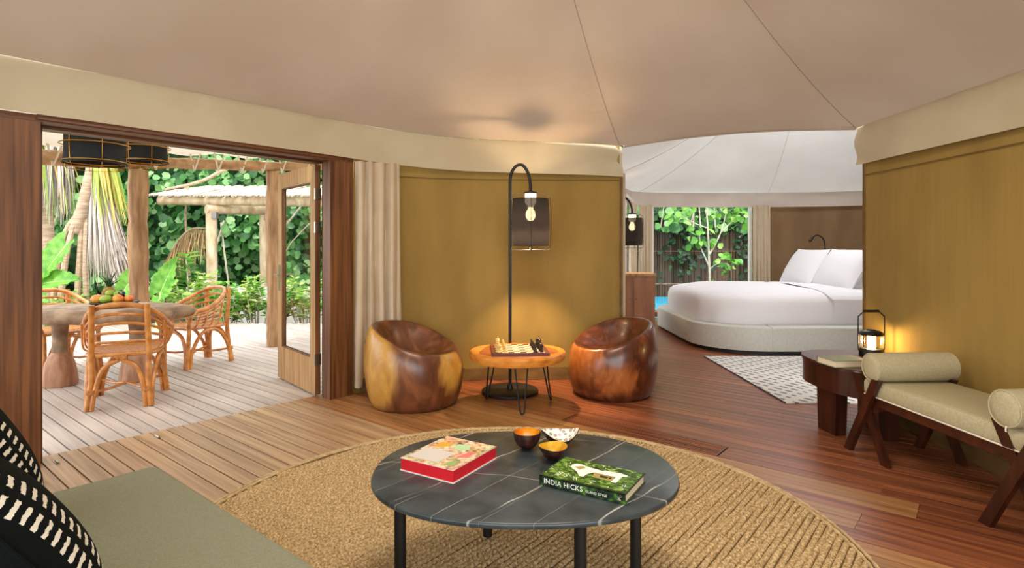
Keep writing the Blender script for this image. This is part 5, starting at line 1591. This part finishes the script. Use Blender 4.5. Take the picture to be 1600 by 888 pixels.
def shrub(label, x, y, h, r, n, cream):
    o = thing('garden_shrub', label, 'shrub', (x, y, -.3), 0, None)
    tips = []
    for k in range(13):
        a = rng.uniform(0, 2 * PI); q = r * math.sqrt(rng.uniform(.02, 1)); hh = h * rng.uniform(.62, 1.05)
        P = [(q * .25 * math.cos(a), q * .25 * math.sin(a), 0), (q * .7 * math.cos(a), q * .7 * math.sin(a), hh * .55), (q * math.cos(a), q * math.sin(a), hh)]
        obj('stem', MB().tube(P, [.012, .009, .005], 5), M['twig'], o); tips.append(P)
    pos = []; dv = []
    for i in range(n):
        P = tips[i % 13]; t_ = rng.uniform(.25, 1) ** .7; a, b_, c = (np.array(p) for p in P)
        p = a * (1 - t_) ** 2 + 2 * t_ * (1 - t_) * b_ + t_ * t_ * c; pos.append(p)
        th_ = i * 2.4; dv.append([math.cos(th_), math.sin(th_), rng.uniform(.0, .75)])
    L_ = rng.uniform(.10, .17, n)
    leaves('foliage', 'leaf_l' if cream else 'leaf_g', o, pos, dv, np.array([[0, 0, 1.]]) + rng.normal(0, .25, (n, 3)), L_, L_ * .5)
    return o


M['leaf_g'] = mat('fresh green leaf', '#4f8a2c', [(0, '#4a8a2c'), (.6, '#7ab840'), (1, '#b8dc78')], rough=.4, island=True, translucent=.3)
spots = [(-7.6, 9.9, .95, .5, 1, 'cream tipped shrub under the elephant ear leaves'), (-6.5, 10.45, .95, .48, 1, 'cream tipped shrub just beyond the root table'),
         (-5.75, 10.5, 1.15, .45, 1, 'cream tipped shrub behind the far rattan chair'), (-5.15, 10.42, 1.0, .42, 0, 'green shrub at the deck edge behind the far rattan chair'),
         (-4.65, 10.5, 1.1, .45, 1, 'pale leaved shrub at the deck edge halfway to the plain post'), (-4.2, 10.45, 1.0, .40, 0, 'bright green shrub at the deck edge just before the plain post'),
         (-3.75, 10.55, 1.05, .42, 1, 'shrub at the deck edge seen through the open door glass'), (-3.2, 10.5, .95, .42, 0, 'green shrub at the deck edge beyond the door leaf')]
for x, y, hh, r_, cr, lab in spots: shrub(lab, x, y, hh, r_, 330, cr)
hs = thing('young_plant', 'tall light green sprouting plant rising above the far rattan chair', 'plant', (-6.15, 10.9, -.3))
obj('stem', MB().tube(smoothpath([(0, 0, 0), (.03, 0, .7), (-.02, 0, 1.45)], 5), .014, 6), M['twig'], hs)
n_ = 44; pos = [(.02 * math.sin(i), 0, .55 + .022 * i) for i in range(n_)]; dv = [(math.cos(i * 2.2), math.sin(i * 2.2), .35) for i in range(n_)]
leaves('foliage', 'leaf_g', hs, pos, dv, np.array([[0, 0, 1.]] * n_), .26, .09)


def big_leaf(parent, base, tip, up, Wd, curl=.12):
    """ribbed heart shaped blade with a petiole"""
    b, t_ = Vector(base), Vector(tip); d = (t_ - b); L = d.length; d.normalize(); s = d.cross(Vector(up)).normalized(); nn = s.cross(d)
    mb = MB()
    def g(i, j):
        u = 2 * i - 1; v_ = j
        wprof = math.sin(PI * min(1, (v_ * .93 + .07)) ** .75) ** .8 * (1 - .15 * v_)
        edge = 1 + .05 * math.sin(v_ * 44)
        x = u * Wd / 2 * wprof * edge
        back_ = -.20 * L * abs(u) ** 1.6 * (1 - v_) ** 2
        y = v_ * L + back_
        z = .028 * math.sin(v_ * 40 - abs(u) * 9) * abs(u) * (1 - abs(u) * .3) + .16 * Wd * abs(u) - curl * L * v_ * v_
        return b + s * x + d * y + nn * z
    mb.grid(g, 12, 26)
    bl = obj('leaf_blade', mb, M['alo'], parent, ang=180)
    obj('midrib', MB().tube([g(.5, k / 12) - nn * .004 for k in range(13)], [.011 * (1 - k / 13) + .002 for k in range(13)], 5), M['alo_rib'], bl)
    return bl


def alocasia(label, x, y, specs):
    o = thing('elephant_ear_plant', label, 'plant', (x, y, -.3))
    for base, tip, up, Wd in specs:
        B = Vector(base); big_leaf(o, base, tip, up, Wd)
        obj('petiole', MB().tube(smoothpath([(0, 0, 0), (B.x * .35, B.y * .35, B.z * .6), tuple(B)], 6), [.028 - .001 * i for i in range(13)], 7), M['alo_rib'], o)
    return o


alocasia('elephant ear plant with huge ribbed leaves beside the door jamb', -7.75, 9.2, [
    ((-.02, -.1, 1.62), (-.50, -.25, .75), (-.3, -1, .35), .62), ((.05, .1, 1.75), (-.05, .2, 1.05), (-.2, -1, .3), .42),
    ((.72, -.1, 1.68), (.26, -.25, 1.02), (-.25, -1, .35), .52), ((.35, -.2, 1.06), (1.12, -.4, 1.18), (.05, -.9, .7), .42), ((.2, -.3, .95), (.75, -.5, .82), (.1, -.9, .6), .36)])
alocasia('elephant ear plant with upright leaves on both sides of the rough post', -5.75, 9.3, [
    ((-.5, 0, .95), (-.18, -.1, 1.36), (.1, -1, .25), .36), ((.02, .1, .90), (.28, .05, 1.48), (-.05, -1, .2), .40), ((.02, .1, .8), (.1, -.2, .75), (0, -.4, 1), .2)])


def blades(parent, name, m_, top, n, L, spread, Wd, lean=(0, 0), outw=1.0):
    pos = []; q = MB()
    for i in range(n):
        a = rng.uniform(0, 2 * PI); r_ = spread * math.sqrt(rng.uniform(0, 1)); l = L * rng.uniform(.65, 1.05)
        c, s = math.cos(a), math.sin(a); w_ = Wd * rng.uniform(.6, 1.2)
        p0 = Vector((top[0] + .08 * c, top[1] + .08 * s, top[2] + rng.uniform(-.1, .1))); p1 = Vector((top[0] + r_ * c * .8 + lean[0] * .45, top[1] + r_ * s * .8 + lean[1] * .45, top[2] - l * .32))
        p2 = Vector((top[0] + r_ * c * outw + lean[0] + rng.normal(0, .03), top[1] + r_ * s * outw + lean[1], top[2] - l))
        sd = Vector((-s, c, 0)) if rng.uniform() < .5 else Vector((1, .2, 0)); v = []
        for k in range(7):
            t_ = k / 6; p = (1 - t_) ** 2 * p0 + 2 * t_ * (1 - t_) * p1 + t_ * t_ * p2; ww = w_ * (1 - t_ ** 3 * .85)
            tw = Vector((c, s, 0)) * ww * .3 * math.sin(k * 1.1 + i)
            v += [p - sd * ww / 2 + tw, p + sd * ww / 2 - tw]
        q.add(v, [(2 * k, 2 * k + 1, 2 * k + 3, 2 * k + 2) for k in range(6)])
    o = obj(name, q, M[m_], parent, smooth=False); o['kind'] = 'stuff'; return o


def pandanus(label, x, y, trunk, r_, skirts, roots):
    o = thing('screw_pine', label, 'tree', (x, y, -.3))
    P = smoothpath(trunk, 8)
    obj('trunk', MB().tube(P, [r_ * (1 + .05 * math.sin(i * 2.2)) for i in range(len(P))], 14), M['bark'], o)
    for a in roots: obj('prop_root', MB().tube(smoothpath(a, 5), [.045, .045, .045, .045, .045, .05, .05, .05, .05, .05, .055][:len(smoothpath(a, 5))], 8), M['bark'], o)
    for args in skirts: blades(o, *args)
    return o


pandanus('screw pine with a straight ringed trunk nearest the door jamb', -8.85, 11.0, [(0, 0, 0), (.02, 0, 1.2), (-.05, 0, 2.2), (-.1, 0, 3.6)], .115,
         [('dry_leaves', 'dead', (-.25, -.1, 3.9), 150, 1.7, .62, .035), ('green_blades', 'strap', (-.1, -.2, 4.0), 120, 1.9, .75, .04), ('dry_leaves', 'dead', (.35, -.2, 3.9), 90, 1.8, .28, .03)],
         [[(.0, 0, 1.25), (-.55, -.2, 1.75), (-.8, -.2, 2.2)], [(-.3, -.1, 1.5), (-.5, -.25, .9), (-.6, -.3, 0)]])
pandanus('screw pine with prop roots and a broad skirt of dry hanging leaves', -7.55, 10.3, [(-.25, 0, 1.9), (-.1, 0, 2.3), (.05, 0, 2.9), (.2, 0, 3.6)], .125,
         [('dry_leaves', 'dead', (.22, -.1, 2.75), 230, 1.75, .27, .028, (.32, -.15), 1.3), ('green_blades', 'strap', (.30, -.2, 3.4), 46, 1.5, .25, .05, (.32, -.1)), ('dry_leaves', 'dead', (.25, -.05, 2.2), 120, 1.55, .28, .026, (.55, -.1), 1.2)],
         [[(-.2, 0, 2.25), (-.42, -.1, 1.7), (-.62, -.15, 0)], [(-.2, -.05, 2.2), (-.28, -.2, 1.4), (-.36, -.3, 0)], [(-.14, 0, 2.1), (-.12, -.1, 1.2), (-.12, -.2, 0)], [(-.05, 0, 2.2), (.0, -.1, 1.2), (.1, -.15, 0)]])

pg = thing('pergola', 'pale log pergola with a reed roof standing in the garden beyond the deck', 'pergola', (0, 0, -.3))
Pa, Pb = Vector((-6.0, 11.5, 0)), Vector((-5.3, 12.3, 0)); zt = 2.42
for p, rr in ((Pa, .105), (Pb, .095)):
    obj('post', MB().tube([(p.x, p.y, 0), (p.x + .01, p.y, 1.2), (p.x, p.y, zt - .1)], [rr, rr * .95, rr], 16), M['palelog'], pg)
    obj('bracket', MB().box((p.x + .10, p.y - .06, zt - .16), (.10, .10, .12)), M['metalplate'], pg, smooth=False)
dA = (Pb - Pa).normalized()
obj('beam', MB().tube([Pa - dA * .1 + Vector((0, 0, zt - .04)), Pb + dA * .2 + Vector((0, 0, zt))], .095, 14), M['palelog'], pg)
for b0, b1 in (((-7.05, 11.5, zt + .14), (-3.4, 11.75, zt + .1)), ((-6.05, 12.6, zt + .34), (-3.0, 12.7, zt + .22))):
    obj('beam', MB().tube(smoothpath([b0, tuple((Vector(b0) + Vector(b1)) / 2 + Vector((0, 0, .015))), b1], 5), .088, 14), M['palelog'], pg)
me_reed = mesh('reed', MB().tube([(0, 0, 0), (0, .7, .03), (0, 1.6, .04)], .017, 6).v, MB().tube([(0, 0, 0), (0, .7, .03), (0, 1.6, .04)], .017, 6).f); me_reed.materials.append(M['reedstick'])
random.seed(12)
for k in range(110):
    u = k / 109; x = -7.25 + 4.2 * u
    o = link('reed', me_reed, None, pg, (x, 11.35 + random.uniform(-.05, .05), zt + .225 + .0 + random.uniform(-.008, .012))); o.rotation_euler = (random.uniform(.17, .2), 0, random.uniform(-.12, .02) - .25 * (1 - u))

fr2 = thing('palm_frond', 'dry arching palm frond drooping beside the pergola post', 'palm frond', (-7.1, 11.9, -.3))
sp = smoothpath([(-.15, 0, .6), (-.05, 0, 1.25), (.2, 0, 1.75), (.5, -.05, 2.0), (.85, -.1, 2.02)], 6)
obj('rib', MB().tube(sp, .02, 6), M['bark'], fr2)
n_ = 150; pos = [sp[int(6 + (len(sp) - 7) * k / n_)] for k in range(n_)]
leaves('leaflets', 'deadtan', fr2, [tuple(p) for p in pos], [(rng.normal(0, .25), rng.normal(0, .3), -1) for _ in pos], [(rng.normal(0, .3), -1, .1) for _ in pos], rng.uniform(.35, .75, n_), .022)
for lab, P in (('bare bleached branch reaching behind the rough post', [(-7.4, 12.3, 2.55), (-6.6, 12.2, 2.72), (-6.0, 12.2, 3.0), (-5.2, 12.3, 3.15)]), ('thin bare stem hanging behind the rough post', [(-6.75, 12.0, 2.6), (-6.8, 12.0, 1.9), (-6.72, 12.0, .8), (-6.7, 12.0, -.3)])):
    tag(obj('branch', MB().tube(smoothpath(P, 6), .035 if 'bleached' in lab else .022, 7), M['bark']), lab, 'branch')

# ------------------------------------------------------------------ garden behind the bedroom
fence = thing('brushwood_fence', 'weathered brushwood screen fence behind the pool and young tree', 'fence', (0, 17.6, -.3))
nr_ = 520; pos = []
mb = MB()
for k in range(nr_):
    x = .2 + 13.2 * k / nr_ + rng.normal(0, .01); h_ = 2.35 + rng.normal(0, .05); w_ = .017
    y = rng.normal(0, .015)
    mb.add([(x - w_, y, 0), (x + w_, y, 0), (x + rng.normal(0, .02) + w_, y, h_), (x - w_, y, h_), (x, y - .02, 0), (x, y - .02, h_)], [(0, 4, 5, 3), (4, 1, 2, 5), (1, 0, 3, 2)])
o = obj('brushwood', mb, M['thatch'], fence, smooth=False); o['kind'] = 'stuff'
obj('backing_mat', MB().box((6.8, .05, 1.16), (13.2, .03, 2.32)), M['thatch_back'], fence, smooth=False)
for z_ in (.5, 1.5): obj('rail', MB().tube([(.2, -.03, z_), (13.3, -.03, z_)], .012, 6), M['bark'], fence)
hedge('sea_grape_hedge', 'overhanging sea grape foliage above the brushwood fence behind the bedroom', [(.5, 17.0), (3.5, 17.2), (7, 17.2), (12.5, 16.9)], 1.9, 5.2, 3600, .24, 1.0)
cr = thing('creeper', 'dark creeper trailing down the brushwood fence', 'creeper', (0, 0, 0))
n_ = 900; cx_ = rng.choice([2.5, 5.2, 5.4, 7.2, 7.4, 7.6, 8.3, 9.2, 3.5], n_) + rng.normal(0, .35, n_); cz = 2.3 - np.abs(rng.normal(0, 1.0, n_))
leaves('foliage', 'leaf_d', cr, np.stack([cx_, 17.4 + rng.uniform(-.15, .1, n_), cz], -1), rng.normal(0, 1, (n_, 3)) * [1, .3, 1], np.array([[0, -1, .3]]) + rng.normal(0, .3, (n_, 3)), rng.uniform(.12, .2, n_), rng.uniform(.1, .17, n_))
tag(obj('swimming_pool', MB().box((3.1, 15.0, -.21), (3.0, 3.4, .2)), M['pool'], smooth=False), 'bright blue pool water seen past the foot of the bed', 'pool')
tr = thing('young_tree', 'slender pale stemmed young tree outside the bedroom window', 'tree', (4.96, 14.5, -.3))
br = [([(0, 0, 0), (.02, 0, .8), (0, 0, 1.35), (-.02, 0, 1.9), (-.06, .02, 2.6), (-.12, 0, 3.0)], .035), ([(0, 0, 1.15), (-.12, 0, 1.42), (-.22, -.05, 1.62), (-.26, -.05, 1.95)], .022), ([(.01, 0, 1.45), (.2, .05, 1.75), (.35, .05, 2.1), (.5, .05, 2.7)], .024), ([(0, 0, 1.05), (.15, -.1, 1.2), (.42, -.1, 1.22)], .016), ([(-.02, 0, 2.1), (-.4, 0, 2.25), (-.75, 0, 2.45)], .016), ([(.32, .05, 2.0), (.6, 0, 2.3), (.75, 0, 2.5)], .015)]
pos = []; dv = []
for P, r_ in br:
    S = smoothpath(P, 6); obj('branch', MB().tube(S, [r_ * (1 - .6 * i / len(S)) for i in range(len(S))], 8), M['twig'], tr)
    for k in range(26 if r_ < .03 else 10):
        p = S[-1 - int(abs(rng.normal(0, 2.2))) % len(S)]; pos.append(np.array(p) + rng.normal(0, .13, 3)); dv.append(rng.normal(0, 1, 3) + [0, 0, -.2])
leaves('foliage', 'leaf_g', tr, pos, dv, np.array([[0, -1, .6]]) + rng.normal(0, .4, (len(pos), 3)), rng.uniform(.14, .24, len(pos)), rng.uniform(.11, .17, len(pos)))
